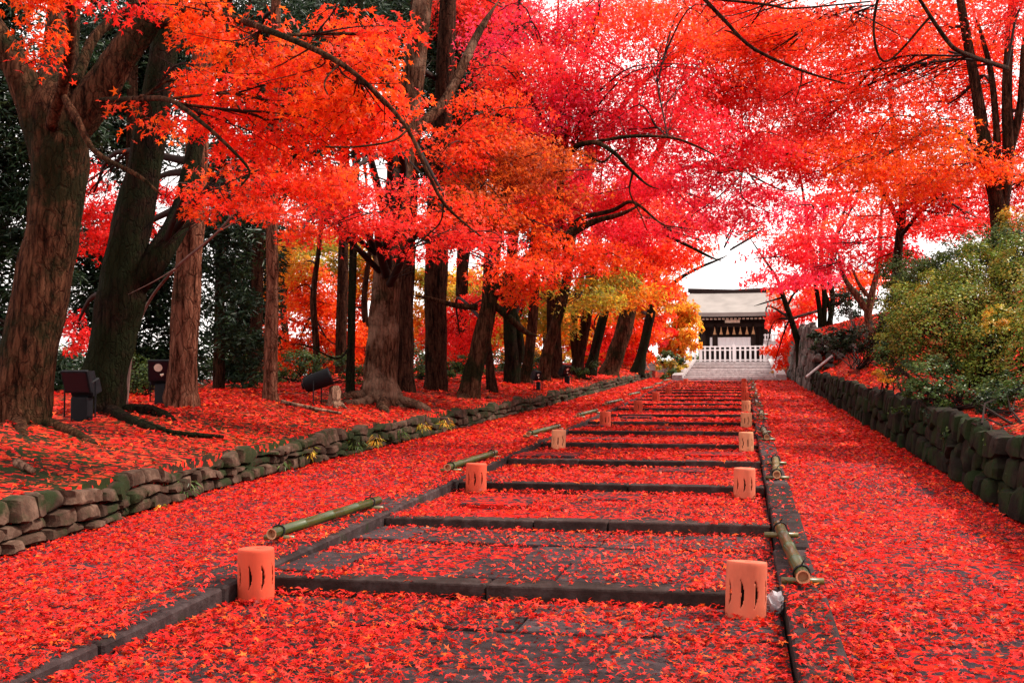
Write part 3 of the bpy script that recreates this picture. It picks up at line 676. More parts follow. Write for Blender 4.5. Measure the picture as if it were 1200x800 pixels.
tree('cedar_tree', 'dark straight trunk near the pair of small spotlights', 'tree', 31, [(651, 456, 25), (650, 420, 19), (649, 340, 18), (650, 240, 16), (652, 100, 14)], bark_='brown_bark', flare=.3,
     blobs=[(650, 370, 26, 20, 34, 'yellowgreen', .8), (690, 350, 34, 14, 29, 'yellowgreen')], limbs=[])
tree('maple_tree', 'twin-stemmed brown maple behind the dark fern clump', 'tree', 34, [(676, 448, 20), (678, 420, 15), (686, 380, 13), (694, 330, 11), (700, 260, 9)], bark_='brown_bark', flare=.5,
     limbs=[[(676, 425, 10), (672, 390, 9), (676, 350, 8), (684, 310, 6)]], blobs=[(700, 330, 45, 14, 31, 'yellowgreen'), (730, 345, 40, 14, 33, 'yellow'), (690, 300, 45, 18, 31, 'orange'), (740, 300, 40, 22, 36, 'orange')])
tree('maple_tree', 'stout maple leaning towards the steps with a kinked upper trunk', 'tree', 38, [(712, 446, 28), (718, 425, 23), (730, 390, 23), (740, 350, 19), (746, 325, 16), (768, 300, 13), (792, 275, 11), (810, 250, 8)], bark_='maple_bark', flare=.5,
     limbs=[[(742, 345, 10), (738, 300, 10), (742, 250, 9), (740, 200, 8), (745, 120, 7)], [(738, 352, 6), (715, 355, 5), (700, 350, 4)]],
     blobs=[(760, 290, 50, 24, 34, 'orangered'), (768, 330, 26, 22, 40, 'orange', .8), (770, 240, 50, 24, 32, 'coral'), (720, 270, 40, 24, 33, 'crimson'), (680, 385, 30, 30, 46, 'yellow', .7), (700, 410, 24, 20, 46, 'red', .8), (745, 400, 26, 24, 48, 'orange')])
tree('maple_tree', 'forked maple trunk nearest the gate on the left bank', 'tree', 44, [(746, 440, 19), (752, 415, 13), (760, 380, 12), (766, 350, 11), (772, 310, 9), (785, 260, 7)], bark_='dark_bark', flare=.4,
     limbs=[[(766, 355, 6), (785, 335, 5), (810, 318, 4), (840, 305, 2.5)]], blobs=[(775, 300, 36, 16, 42, 'orange', .7), (770, 350, 24, 24, 47, 'orange'), (760, 395, 22, 20, 50, 'red'), (810, 262, 34, 10, 42, 'coral'), (750, 350, 30, 22, 47, 'yellow')])
tree('maple_tree', 'round golden yellow tree beside the gate', 'tree', 51, [(797, 438, 9), (798, 415, 8), (799, 390, 7)], bark_='brown_bark', flare=.3,
     blobs=[(800, 388, 19, 24, 51, 'yellow'), (792, 360, 18, 14, 51, 'yellow'), (788, 405, 16, 12, 51, 'yellow'), (806, 400, 12, 16, 50, 'yellow')], cover=2.4)
# --- crimson maples whose crowns roof the middle
tree('maple_tree', 'tall maple in the row carrying the crimson roof above the steps', 'tree', 29, [(636, 456, 20), (640, 420, 15), (662, 340, 13), (672, 260, 13), (690, 190, 14), (680, 120, 12), (640, 60, 10), (600, 10, 9)], bark_='maple_bark', flare=.4,
     limbs=[[(666, 300, 11), (656, 235, 9, -6), (667, 182, 7, -10), (693, 167, 6, -11), (717, 177, 5, -11.5), (737, 197, 4, -11.5), (758, 216, 2.5, -11.5)], [(664, 300, 8, -1), (673, 262, 6, -7), (717, 247, 5, -10), (742, 237, 4, -11), (775, 262, 2, -11)], [(693, 167, 4, -11), (740, 160, 4, -11.5), (790, 162, 3, -11.5), (830, 178, 2, -11.5)], [(690, 190, 8), (740, 110, 7, -3), (800, 60, 5, -5)], [(680, 178, 4, -11), (705, 190, 3, -11.5), (720, 178, 2, -11.6)], [(742, 200, 3, -11.5), (738, 225, 2, -11.5), (750, 250, 1.5, -11.5)]], cover=1.4,
     blobs=[(640, 40, 70, 36, 20, 'pink'), (720, 90, 90, 34, 19, 'crimson'), (690, 140, 80, 26, 19, 'pink'), (600, 85, 50, 26, 19, 'coral'), (770, 150, 80, 30, 19, 'crimson'), (700, 190, 70, 18, 20, 'crimson'), (660, 110, 50, 20, 19, 'pink'), (780, 40, 80, 30, 19, 'orangered'), (710, 20, 60, 26, 20, 'coral'), (640, 165, 50, 16, 19, 'coral')])
tree('maple_tree', 'maple behind the row carrying pink sprays over the gate end of the steps', 'tree', 36, [(690, 450, 16), (700, 400, 12), (720, 320, 11), (740, 240, 10), (770, 180, 9), (800, 120, 7)], bark_='dark_bark', flare=.4,
     limbs=[[(735, 260, 8), (770, 215, 7, -4), (810, 195, 5, -7), (850, 200, 4, -9)], [(728, 300, 7), (760, 270, 6, -3), (800, 285, 4, -5), (830, 300, 3, -6)]],
     blobs=[(830, 110, 80, 32, 23, 'red'), (860, 170, 70, 22, 23, 'crimson'), (810, 205, 70, 18, 24, 'pink'), (850, 245, 60, 14, 25, 'pink'), (770, 215, 50, 14, 25, 'pink'), (890, 225, 50, 10, 25, 'pink'), (840, 60, 70, 28, 22, 'orangered'), (880, 20, 70, 26, 22, 'orangered'), (760, 270, 60, 12, 27, 'crimson'), (700, 240, 60, 12, 27, 'coral'), (850, 262, 40, 7, 27, 'pink', .7), (900, 275, 40, 8, 27, 'coral', .7), (560, 12, 60, 26, 23, 'coral'), (800, 5, 80, 18, 22, 'coral'), (900, 190, 60, 14, 24, 'coral'), (930, 40, 60, 26, 22, 'orangered'), (890, 110, 60, 24, 22, 'red')])
# --- right bank
tree('maple_tree', 'multi-stemmed maple high on the right bank above the olive shrub', 'tree', 17.5, [(1172, 330, 26), (1170, 250, 22), (1158, 190, 18), (1148, 130, 15), (1136, 60, 12), (1120, -30, 9)], bark_='brown_bark', flare=.2,
     limbs=[[(1172, 260, 16), (1182, 180, 14), (1180, 110, 12), (1184, 30, 10), (1192, -30, 8)], [(1170, 250, 10), (1168, 160, 8), (1162, 90, 7), (1150, 40, 5)], [(1180, 80, 6, -3), (1128, 62, 5, -5), (1108, 45, 5, -5), (1075, -5, 4, -5)], [(1090, 20, 3, -5), (1040, 72, 2.5, -5), (1024, 40, 3, -5), (1031, -10, 3.5, -5)], [(990, 98, 2, -5.5), (940, 83, 3, -5.5), (883, 57, 4, -5.5), (850, 25, 4.5, -5.5), (815, -12, 5, -5.5)], [(883, 57, 2, -5.5), (860, 40, 2, -5.5)], [(940, 83, 2, -5.5), (938, 100, 1.5, -5.5), (932, 118, 1, -5.5)], [(1020, 2, 2, -5.5), (930, 10, 2.5, -5.5), (900, 6, 3, -5.5), (812, -4, 3.5, -5.5)], [(1178, 200, 10), (1195, 130, 9), (1200, 60, 8)]],
     blobs=[(1080, 40, 70, 36, 18, 'orangered'), (1160, 60, 60, 40, 19.5, 'orangered'), (1040, 90, 60, 34, 14, 'orangered'), (1120, 120, 60, 34, 19, 'orangered'), (1180, 160, 40, 40, 19.5, 'orangered'), (1000, 30, 70, 32, 13.5, 'orangered'),
            (1060, 160, 70, 26, 15, 'orange'), (980, 130, 70, 30, 15, 'coral'), (1130, 190, 60, 22, 17, 'orange'), (1175, 230, 40, 22, 19, 'red'), (1130, -10, 80, 20, 19, 'orangered'), (920, 60, 60, 30, 15, 'orangered'), (1195, 10, 30, 30, 15, 'coral'), (950, 100, 60, 30, 15, 'coral'), (1020, 195, 50, 14, 17, 'orange'), (880, 30, 50, 24, 15, 'orangered'), (1090, 215, 50, 14, 19, 'orange')], cover=1.45, sky_blockers=[(5.0, 4.5, 6.6, 4.0, 4.0, 1.0, 'orangered')])
tree('maple_tree', 'slender twin-trunk maple on the right bank with an orange crown', 'tree', 25, [(1050, 380, 13), (1052, 300, 11), (1058, 240, 10), (1052, 190, 9), (1046, 140, 7)], bark_='brown_bark', flare=.2,
     limbs=[[(1054, 250, 8), (1072, 235, 7), (1100, 220, 5)], [(1055, 262, 7), (1036, 225, 6), (1024, 195, 4)]],
     blobs=[(1060, 205, 60, 16, 24, 'orange'), (1110, 240, 60, 18, 24, 'red'), (1150, 265, 50, 14, 22, 'red'), (1000, 175, 60, 20, 23, 'orange'), (930, 170, 60, 18, 24, 'coral'), (1090, 265, 40, 10, 26, 'red'), (960, 205, 40, 10, 24, 'crimson'), (1120, 210, 50, 14, 24, 'orange')], cover=2.0)
tree('maple_tree', 'y-forked brown maple standing in dark shrubs on the right bank', 'tree', 30, [(1020, 392, 14), (1018, 375, 11), (1018, 362, 11), (1024, 335, 8), (1030, 310, 7), (1032, 270, 5)], bark_='cedar_bark', flare=.3,
     limbs=[[(1017, 365, 8), (1005, 348, 7), (992, 330, 6), (984, 310, 4)], [(1020, 350, 5), (1008, 335, 4), (1000, 318, 3)]],
     blobs=[(1010, 285, 50, 14, 27, 'crimson'), (1050, 300, 36, 14, 27, 'red'), (980, 310, 40, 10, 27, 'pink'), (1030, 260, 50, 12, 27, 'coral'), (960, 280, 40, 9, 28, 'crimson')])
tree('maple_tree', 'cluster of thin dark stems above the tall wall end', 'tree', 36, [(962, 392, 8), (960, 360, 6), (952, 310, 5), (946, 260, 4), (940, 220, 3)], bark_='dark_bark', flare=.1,
     limbs=[[(966, 390, 6), (966, 340, 6), (962, 300, 5), (966, 250, 4)], [(970, 392, 7), (976, 350, 6), (972, 320, 5), (982, 270, 4), (996, 230, 3)], [(974, 392, 6), (972, 360, 5), (962, 330, 4), (955, 300, 3)], [(968, 300, 4), (1000, 240, 3), (1020, 200, 2)]],
     blobs=[(950, 250, 50, 12, 32, 'pink'), (990, 225, 40, 14, 32, 'coral'), (925, 300, 46, 10, 33, 'crimson'), (940, 325, 40, 8, 34, 'pink'), (915, 330, 36, 7, 36, 'crimson', .8), (1000, 330, 40, 16, 40, 'orange', .8), (955, 345, 26, 20, 42, 'coral', .8)])
tree('maple_tree', 'small curved maple leaning in front of the gate roof', 'tree', 40, [(936, 408, 9), (932, 390, 8), (924, 365, 7), (917, 345, 6), (910, 325, 4), (900, 310, 3)], bark_='dark_bark', flare=.1,
     limbs=[[(922, 360, 3), (930, 345, 2.5), (940, 335, 2)], [(918, 348, 3), (905, 352, 2), (892, 356, 1.5)]],
     blobs=[(912, 373, 18, 6, 41, 'coral'), (930, 345, 20, 10, 41, 'orange'), (940, 372, 18, 18, 44, 'coral'), (915, 358, 16, 5, 41, 'orange', .6), (920, 398, 16, 8, 43, 'orangered', .8), (898, 410, 20, 6, 43, 'orangered', .8), (898, 378, 18, 6, 43, 'coral', .6), (908, 424, 14, 5, 43, 'orangered', .6)])
# --- background maples and evergreens on the left
bgm = [('orange and gold maple far behind the slim reddish trunk', 335, 33, [(340, 290, 34, 18, 'yellowgreen'), (370, 275, 40, 16, 'orange'), (330, 340, 30, 26, 'yellow'), (310, 390, 26, 34, 'orange'), (400, 430, 40, 16, 'yellow')]),
       ('low gold and orange maple beyond the broad dark trunk', 515, 36, [(490, 330, 26, 16, 'yellowgreen'), (535, 330, 34, 14, 'yellow'), (505, 375, 30, 26, 'yellow'), (560, 400, 34, 22, 'orange'), (590, 380, 26, 18, 'yellow')]),
       ('orange maple filling the gap before the golden gate tree', 735, 52, [(720, 330, 30, 16, 'orange'), (700, 360, 30, 18, 'yellow'), (740, 375, 30, 22, 'orange'), (760, 345, 24, 16, 'yellow'), (720, 410, 30, 16, 'red')]),
       ('bright orange maple glowing behind the thin dark pole trunk', 370, 27, [(365, 350, 36, 30, 'orange'), (385, 400, 40, 30, 'orange'), (350, 310, 30, 22, 'yellow'), (345, 420, 26, 24, 'orange')]),
       ('yellow and green maple behind the buttressed tree', 430, 31, [(395, 300, 30, 18, 'yellowgreen'), (430, 330, 30, 22, 'yellow'), (400, 360, 30, 18, 'orange'), (425, 400, 28, 26, 'orange')]),
       ('red maple glimpsed low between the dark trunks', 545, 34, [(545, 380, 28, 22, 'red', ), (560, 345, 30, 16, 'yellowgreen'), (530, 420, 26, 18, 'orange'), (500, 400, 16, 30, 'orange')]),
       ('scarlet low maple behind the twin stems', 690, 47, [(680, 375, 30, 26, 'orange'), (700, 405, 30, 20, 'red'), (650, 395, 26, 22, 'red'), (630, 410, 20, 18, 'yellow')]),
       ('gold maple behind the slanting grey trunk', 640, 42, [(600, 395, 26, 24, 'yellow'), (640, 345, 30, 18, 'yellow'), (590, 350, 26, 14, 'orange')])]
for lb_, px, Z, bl in bgm:
    tree('maple_tree', lb_, 'tree', Z, [(px, 455, 12), (px + 1, 410, 9), (px - 3, 350, 8), (px + 4, 290, 6)], blobs=[(a, b_, c, d, Z + 1, p) for a, b_, c, d, p in bl], bark_='brown_bark', flare=.2, cover=2.4)
evg = [('tall dark cedar at the far left behind the forked maple', -30, 17, 24, [(0, 120, 60, 90), (20, 270, 50, 80), (10, 390, 44, 60), (-20, 20, 60, 60), (100, 100, 30, 70), (60, 440, 50, 30)]),
       ('dark cedar filling the gap beyond the leaning trunk', 150, 20, 20, [(150, 130, 50, 70), (130, 40, 50, 60), (200, 60, 40, 60), (180, 330, 50, 60), (200, 420, 40, 40), (110, 320, 40, 70), (130, 420, 40, 40)]),
       ('dark cedar with drooping boughs behind the slim reddish trunk', 300, 22, 18, [(290, 310, 30, 60), (280, 220, 40, 50), (340, 160, 40, 60), (310, 60, 50, 50), (285, 400, 24, 50)]),
       ('tall dark cedar towering behind the thin pole trunk', 400, 27, 16, [(400, 60, 46, 50), (450, 30, 50, 50), (420, 140, 50, 40), (360, 10, 50, 40), (380, 220, 30, 30)]),
       ('high dark cedar top between the pale trunk and the crimson roof', 540, 30, 18, [(535, 60, 40, 60), (560, 120, 34, 60), (520, 190, 44, 50), (575, 30, 40, 40), (540, 250, 40, 40), (600, 140, 40, 60), (630, 220, 40, 60)])]
for lb_, px, Z, wpx, bl in evg:
    tree('cedar_tree', lb_, 'tree', Z, [(px, 462, wpx), (px, 400, wpx * .9), (px + 3, 250, wpx * .8), (px + 6, 50, wpx * .6), (px + 8, -80, wpx * .4)], blobs=[(a, b_, c, d, Z + .6, 'darkgreen') for a, b_, c, d in bl], bark_='brown_bark', flare=.2, cover=4.0, mt=M['green'], tmpl=FROND, leafscale=1.7)

# bare pale sapling
sp = at(148, 470, 12.9); sp[2] = float(hgt(sp[0], sp[1]))
bs = empty('bare_sapling', sp, label='thin bare pale sapling with forking twigs crossing the pale cedar', cat='sapling')
L1 = [sp] + [at(x, y, 12.9 if x < 180 else 11.6 if x > 240 else 12.2) for x, y in ((155, 410), (172, 358), (205, 315), (255, 272), (290, 232), (340, 195), (372, 165))]
tube_obj('trunk', L1, [.018, .017, .016, .016, .013, .010, .007, .003], M['pale_twig'], bs, bs.location, 7, None, .1)
for Lp in ([(255, 272), (300, 250), (360, 255)], [(290, 232), (270, 190), (290, 150)], [(205, 315), (180, 330), (150, 345)], [(270, 255), (230, 218), (190, 214)], [(300, 225), (330, 180), (335, 160)], [(330, 200), (380, 205), (420, 212)]):
    tube_obj('twig', [at(x, y, 11.3 + i * .1) for i, (x, y) in enumerate(Lp)], [.008, .005, .002], M['pale_twig'], bs, bs.location, 5, None, 0)

# ------------------------------------------------------------------ shrubs
def shrub(name, label, cat, Z, px, blobs, mt='green', tmpl=DIAM, leaf=.03, cover=3.0, stems=6, group=None, shell=.55):
    b0 = gpx(px, Z); root = empty(name, b0, label=label, cat=cat, group=group)
    P = []; Nn = []; H = []; Sz = []; Cc = []; st = MB()
    for bl in blobs:
        x, y, rx, ry, Zb, pal = bl[:6]; c = at(x, y, Zb); wx, wz = rx / F * Zb, ry / F * Zb; ls = max(leaf, .0021 * Zb); lp = ls / Zb * F
        n = int(cover * math.pi * rx * ry / (.55 * lp * lp)); ncl = max(6, n // 50); per = n // ncl
        for k in range(ncl):
            u = rnd_unit(1)[0] * rng.uniform(shell, 1.0); q = c + RT * u[0] * wx + np.array([FW[0], FW[1], 0]) * u[1] * wx * .9 + np.array([0, 0, 1.]) * u[2] * wz
            m = per; cr = .30 * min(wx, wz) * rng.uniform(.6, 1.3)
            d = rng.normal(0, 1, (m, 3)) * cr * np.array([.6, .6, .4]); P.append(q + d)
            Nn.append(d / cr + u * .8 + np.array([0, 0, .9]) + rng.normal(0, .5, (m, 3))); H.append(rng.random(m) * 6.28); Sz.append(ls * rng.uniform(.7, 1.3, m))
            Cc.append(leaf_cols(pal, m, rng.integers(0, len(PAL[pal]))) * rng.uniform(.7, 1.15))
            if k % 4 == 0: st.tube([c * .5 + b0 * .5, q], [.008, .003], 3, False)
        for s in range(stems): 
            a = rng.normal(0, .12, 3) * np.array([1, 1, 0]); e = c + rng.normal(0, .25, 3) * np.array([wx, wx, wz]); st.tube([b0 + a, (b0 + a + e) / 2 + rng.normal(0, .06, 3), e], [.010, .008, .004], 4, False)
    P = np.concatenate(P); TOTAL[0] += len(P) // 2
    link('foliage', leaf_mesh('foliage', tmpl, P - b0, np.concatenate(Nn), np.concatenate(H), np.concatenate(Sz), np.concatenate(Cc)), root, M[mt])
    st.build('stems', M['twig'], root, b0, kind='stuff')
    return root
shrub('azalea_shrub', 'big rounded olive and rust shrub overhanging the dark wall', 'shrub', 13.2, 1150, [(1125, 380, 75, 52, 13.2, 'olive'), (1175, 410, 60, 50, 12.6, 'olive'), (1150, 340, 60, 34, 13.6, 'olive'), (1085, 390, 48, 48, 13.6, 'olive'), (1195, 350, 40, 50, 12.8, 'olive'), (1060, 360, 30, 30, 14, 'olive'), (1110, 335, 40, 26, 13.8, 'olive'), (1145, 305, 30, 22, 13.6, 'olive'), (1190, 300, 30, 26, 13, 'olive'), (1045, 395, 20, 22, 14.2, 'olive'), (1085, 345, 22, 16, 13.9, 'yellowgreen'), (1165, 375, 26, 18, 12.2, 'yellowgreen'), (1110, 410, 26, 16, 12.8, 'rust'), (1250, 390, 60, 60, 11.6, 'olive'), (1330, 380, 60, 60, 11.2, 'olive')], leaf=.030, cover=3, shell=.7)
shrub('camellia_shrub', 'glossy dark green shrub rising behind the olive shrub', 'shrub', 15.5, 1140, [(1130, 310, 55, 34, 15.5, 'green'), (1180, 295, 40, 36, 15, 'green'), (1085, 330, 40, 30, 16, 'green'), (1195, 260, 24, 24, 15.5, 'yellowgreen'), (1060, 320, 30, 24, 17, 'green')], leaf=.034, cover=4.5)
shrub('fern_shrub', 'low bright green leafy shrub at the foot of the olive shrub', 'shrub', 12.2, 1110, [(1090, 440, 40, 26, 12.4, 'green'), (1050, 420, 28, 22, 13.5, 'green'), (1130, 460, 40, 22, 11.8, 'green'), (1170, 462, 40, 22, 11.2, 'green'), (1192, 462, 36, 30, 10.4, 'green'), (1080, 458, 30, 14, 12.2, 'green')], leaf=.03, cover=3.2)
shrub('yellow_shrub', 'small yellow-leaved bush on the leafy right bank', 'shrub', 16, 1040, [(1042, 437, 20, 12, 16, 'yellow'), (1055, 430, 12, 9, 16, 'yellowgreen')], cover=2.2)
shrub('dark_shrub', 'dark evergreen shrub under the y-forked maple', 'shrub', 26, 1010, [(1015, 395, 30, 18, 26, 'darkgreen'), (985, 395, 20, 16, 26, 'darkgreen'), (1045, 385, 26, 26, 25, 'darkgreen'), (1060, 345, 26, 30, 24, 'darkgreen'), (1000, 355, 30, 20, 34, 'darkgreen'), (1070, 370, 24, 24, 22, 'darkgreen'), (960, 400, 16, 12, 31, 'darkgreen')], cover=4.5)
shrub('dark_shrub', 'shadowy brush at the foot of the wall near the right edge', 'shrub', 9.5, 1190, [(1180, 470, 34, 26, 10.5, 'darkgreen'), (1150, 480, 26, 18, 11, 'darkgreen')], cover=2.2)
shrub('hanging_greenery', 'dark green plants hanging over the near stretch of the dark wall', 'plant', 9.6, 1180, [(1185, 520, 34, 22, 9.0, 'green'), (1150, 500, 26, 16, 10.2, 'green'), (1195, 570, 22, 24, 8.3, 'green'), (1120, 505, 22, 20, 10.9, 'green'), (1165, 540, 24, 20, 9.0, 'darkgreen')], cover=1.5, stems=2, shell=.2)
shrub('hanging_greenery', 'small green tufts on the dark wall below the yellow bush', 'plant', 14, 1060, [(1062, 480, 24, 12, 13, 'green'), (1095, 485, 20, 16, 11.8, 'darkgreen')], cover=.8, stems=2, shell=.2)
shrub('clipped_shrub', 'round clipped green shrub by the gate stairs', 'shrub', 47, 786, [(786, 419, 15, 10, 47, 'green'), (783, 423, 12, 9, 47, 'yellowgreen')], cover=4.5, shell=.6)
shrub('clipped_shrub', 'low pale green clipped mound in front of the round clipped shrub', 'shrub', 45.5, 792, [(786, 437, 14, 8, 45.5, 'green'), (800, 433, 10, 9, 45.8, 'yellowgreen')], cover=4.5, shell=.6)
shrub('clipped_shrub', 'yellow-green bush at the right foot of the gate stairs', 'shrub', 48, 912, [(911, 437, 8, 9, 46, 'yellow')], cover=4)
for lb_, px, Z, bl in [('dark fern clump at the foot of the stout leaning maple', 690, 33, [(690, 433, 22, 11), (672, 438, 14, 8)]), ('green undergrowth between the leaning trunk and pale cedar', 165, 15, [(160, 435, 30, 26), (185, 450, 24, 16), (98, 450, 14, 26)]),
                       ('low green hedge behind the tipped floodlight', 360, 21, [(345, 432, 34, 22), (385, 430, 30, 20), (320, 445, 24, 18), (420, 440, 24, 16)]), ('bushy undergrowth between buttressed and broad trunks', 490, 24, [(492, 440, 14, 22), (525, 440, 18, 18), (545, 435, 16, 24)]),
                       ('dark undergrowth behind the upright dark stem', 610, 32, [(590, 435, 24, 16), (630, 432, 24, 16), (655, 432, 18, 10)])]:
    shrub('undergrowth_shrub', lb_, 'shrub', Z, px, [(a, b_, c, d, Z, 'green') for a, b_, c, d in bl], cover=2.6)
far = []
for i, px in enumerate(range(140, 640, 50)):
    pass
shrub('hedge', 'long dim green hedge far behind the tree row', 'hedge', 31, 430, [(px, 424 + (px % 37) * .3, 34, 26, 30 + (px % 5), 'green') for px in range(40, 640, 34)] + [(px, 428, 26, 14, 58, 'yellowgreen' if px % 2 else 'green') for px in range(655, 815, 21)], cover=2.6, stems=1)
# ferns and weeds rooted in the low wall
def fern(px, py, Z, w, label, pal='yellowgreen'):
    c = at(px, py, Z); n = 46; a = rng.random(n) * 6.28; r_ = np.sqrt(rng.random(n)) * w
    P = c + np.stack([np.cos(a) * r_, np.sin(a) * r_, rng.normal(0, .35, n) * w + .02], 1)
    Nn = np.stack([np.cos(a) * .8, np.sin(a) * .8, np.ones(n)], 1) + rng.normal(0, .3, (n, 3))
    me = leaf_mesh('wall_fern', NEED, P - c, Nn, a, rng.uniform(.04, .075, n), leaf_cols(pal, n)); link('wall_fern', me, None, M['green'], c, kind='thing', label=label, cat='fern', group='ferns in the low wall')
for i, (px, py, Z, w_, lb_, pl) in enumerate([(218, 572, 9.3, .09, 'green fern sprouting from the low wall nearest the left edge', 'green'), (188, 600, 8.8, .06, 'yellowish weed tuft at the wall foot beside the nearest fern', 'yellowgreen'),
        (418, 525, 13.0, .10, 'dark green fern at a bend of the low wall below the tipped floodlight', 'green'), (440, 518, 13.6, .08, 'small yellow-green fern next to the dark green wall fern', 'yellowgreen'),
        (330, 545, 11.3, .09, 'dark fern low on the wall beside the fallen dark branch', 'green'), (288, 556, 10.6, .07, 'small green fern in a wall joint between the two dark ferns', 'green'), (130, 600, 8.2, .08, 'dark green weeds in the wall near the biggest stones', 'darkgreen'), (362, 532, 12.0, .08, 'bright little fern hanging from the wall top', 'yellowgreen'), (470, 508, 14.8, .10, 'broad green fern on the wall below the spreading roots', 'green'),
        (495, 500, 15.6, .10, 'bright green fern cluster on the wall below the buttress roots', 'yellowgreen'), (522, 497, 16.2, .10, 'yellowish weed clump on the wall just past the bright green cluster', 'yellowgreen')]):
    fern(px, py, Z, w_, lb_, pl)

# ------------------------------------------------------------------ lanterns
def lantern(x, y, z, label, mt, rz=0, scale=1.0, lean=(0, 0), tilt=0.0, h=.262, r0=.095, fine=True):
    """hollow clay drum: thick wall with crescent slits cut right through it, flat lid with a small hole, worn foot"""
    root = empty('clay_lantern', (x, y, z), rz, label=label, cat='lantern', group='clay lanterns lining the steps'); root.rotation_euler = (lean[0], lean[1], rz); root.scale = (scale,) * 3
    seg, nz = (150, 30) if fine else (48, 14)
    V = []; Fc = []; sd_ = random.random() * 30
    def rad(t, zz): return r0 * (1 + .012 * math.sin(math.pi * zz / h) + .012 * mnoise.noise(Vector((math.cos(t), math.sin(t), zz * 6 + sd_))) - (.02 if zz > h * .985 else 0))
    for i in range(nz + 1):
        for k in range(seg):
            t = 2 * math.pi * k / seg; zz = h * i / nz; r = rad(t, zz)
            V.append((r * math.cos(t), r * math.sin(t), zz + tilt * math.cos(t) * r0 * (i / nz) ** 3 + (.010 * max(0, math.sin(2 * t + sd_)) if i == 0 else 0)))
    def cut(t, zz):
        s_ = (zz / h - .47) / .25
        if abs(s_) >= 1: return False
        for q in range(9):
            c_ = q * 2 * math.pi / 9 + .35 + .19 * (1 - s_ * s_); d_ = (c_ - t + math.pi) % (2 * math.pi) - math.pi
            if 0 <= d_ <= .015 + .14 * (1 - s_ * s_): return True
        return False
    for i in range(nz):
        for k in range(seg):
            if cut(2 * math.pi * (k + .5) / seg, h * (i + .5) / nz): continue
            a = i * seg + k; b_ = i * seg + (k + 1) % seg; Fc.append((a, b_, b_ + seg, a + seg))
    prev = nz * seg
    for q, dz in ((.955, .004), (.6, .003), (.2, .003), (.17, -.02)):
        n0 = len(V)
        for k in range(seg): t = 2 * math.pi * k / seg; V.append((r0 * q * math.cos(t), r0 * q * math.sin(t), h + dz + tilt * math.cos(t) * r0 * q))
        for k in range(seg): Fc.append((prev + k, prev + (k + 1) % seg, n0 + (k + 1) % seg, n0 + k))
        prev = n0
    me = bpy.data.meshes.new('drum'); me.from_pydata(V, [], Fc); me.polygons.foreach_set('use_smooth', [True] * len(Fc)); me.update(); o = link('drum', me, root, M[mt])
    so2 = o.modifiers.new('wall', 'SOLIDIFY'); so2.thickness = .007; so2.offset = -1
    MB().tube([(0, 0, .006), (0, 0, h * .93)], [r0 * .62, r0 * .62], 16).build('dark_core', M['hollow'], root, shade=True)
    return root
ORD = ['nearest', 'second', 'third', 'fourth', 'fifth', 'sixth', 'seventh', 'eighth', 'ninth', 'tenth']
LYS = [5.585 + 4.4 * k for k in range(9)]
LX = [-2.522, -2.42, -2.38, -2.3, -2.15, -2.12, -2.1, -2.08, -2.05, -2.05]
RX = [0.0, 0.0, .03, .04, .05, .04, .03, .03, .02, .02]
for i, y in enumerate(LYS):
    pale = i in (2, 3) ; lab = 'terracotta lantern drum, %s from the camera in the left row' % ORD[i] if i else 'deep orange terracotta lantern drum at the near end of the left row'
    if pale: lab = 'pale clay lantern drum, %s from the camera in the left row' % ORD[i]
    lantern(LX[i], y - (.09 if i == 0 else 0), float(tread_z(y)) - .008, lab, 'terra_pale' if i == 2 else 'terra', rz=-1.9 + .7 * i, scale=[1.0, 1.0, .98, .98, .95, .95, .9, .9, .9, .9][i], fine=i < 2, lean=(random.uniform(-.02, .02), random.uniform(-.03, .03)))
    lab = '%s lantern drum, %s from the camera in the right row' % ('pale clay' if i in (2, 3, 4) else 'terracotta', ORD[i]) if i else 'salmon clay lantern drum with slanted top at the near end of the right row'
    lantern(RX[i], y - .04, float(tread_z(y - .04)) - .008, lab, 'terra_pale' if i in (2, 3, 4) else 'terra_salmon' if i < 2 else 'terra', rz=-1.5 + .9 * i, scale=[1.02, .98, .95, .95, .95, .95, .9, .9, .9, .9][i], fine=i < 2, lean=(.0 if i else -.03, .03 if not i else random.uniform(-.02, .02)), tilt=.12 if not i else 0)

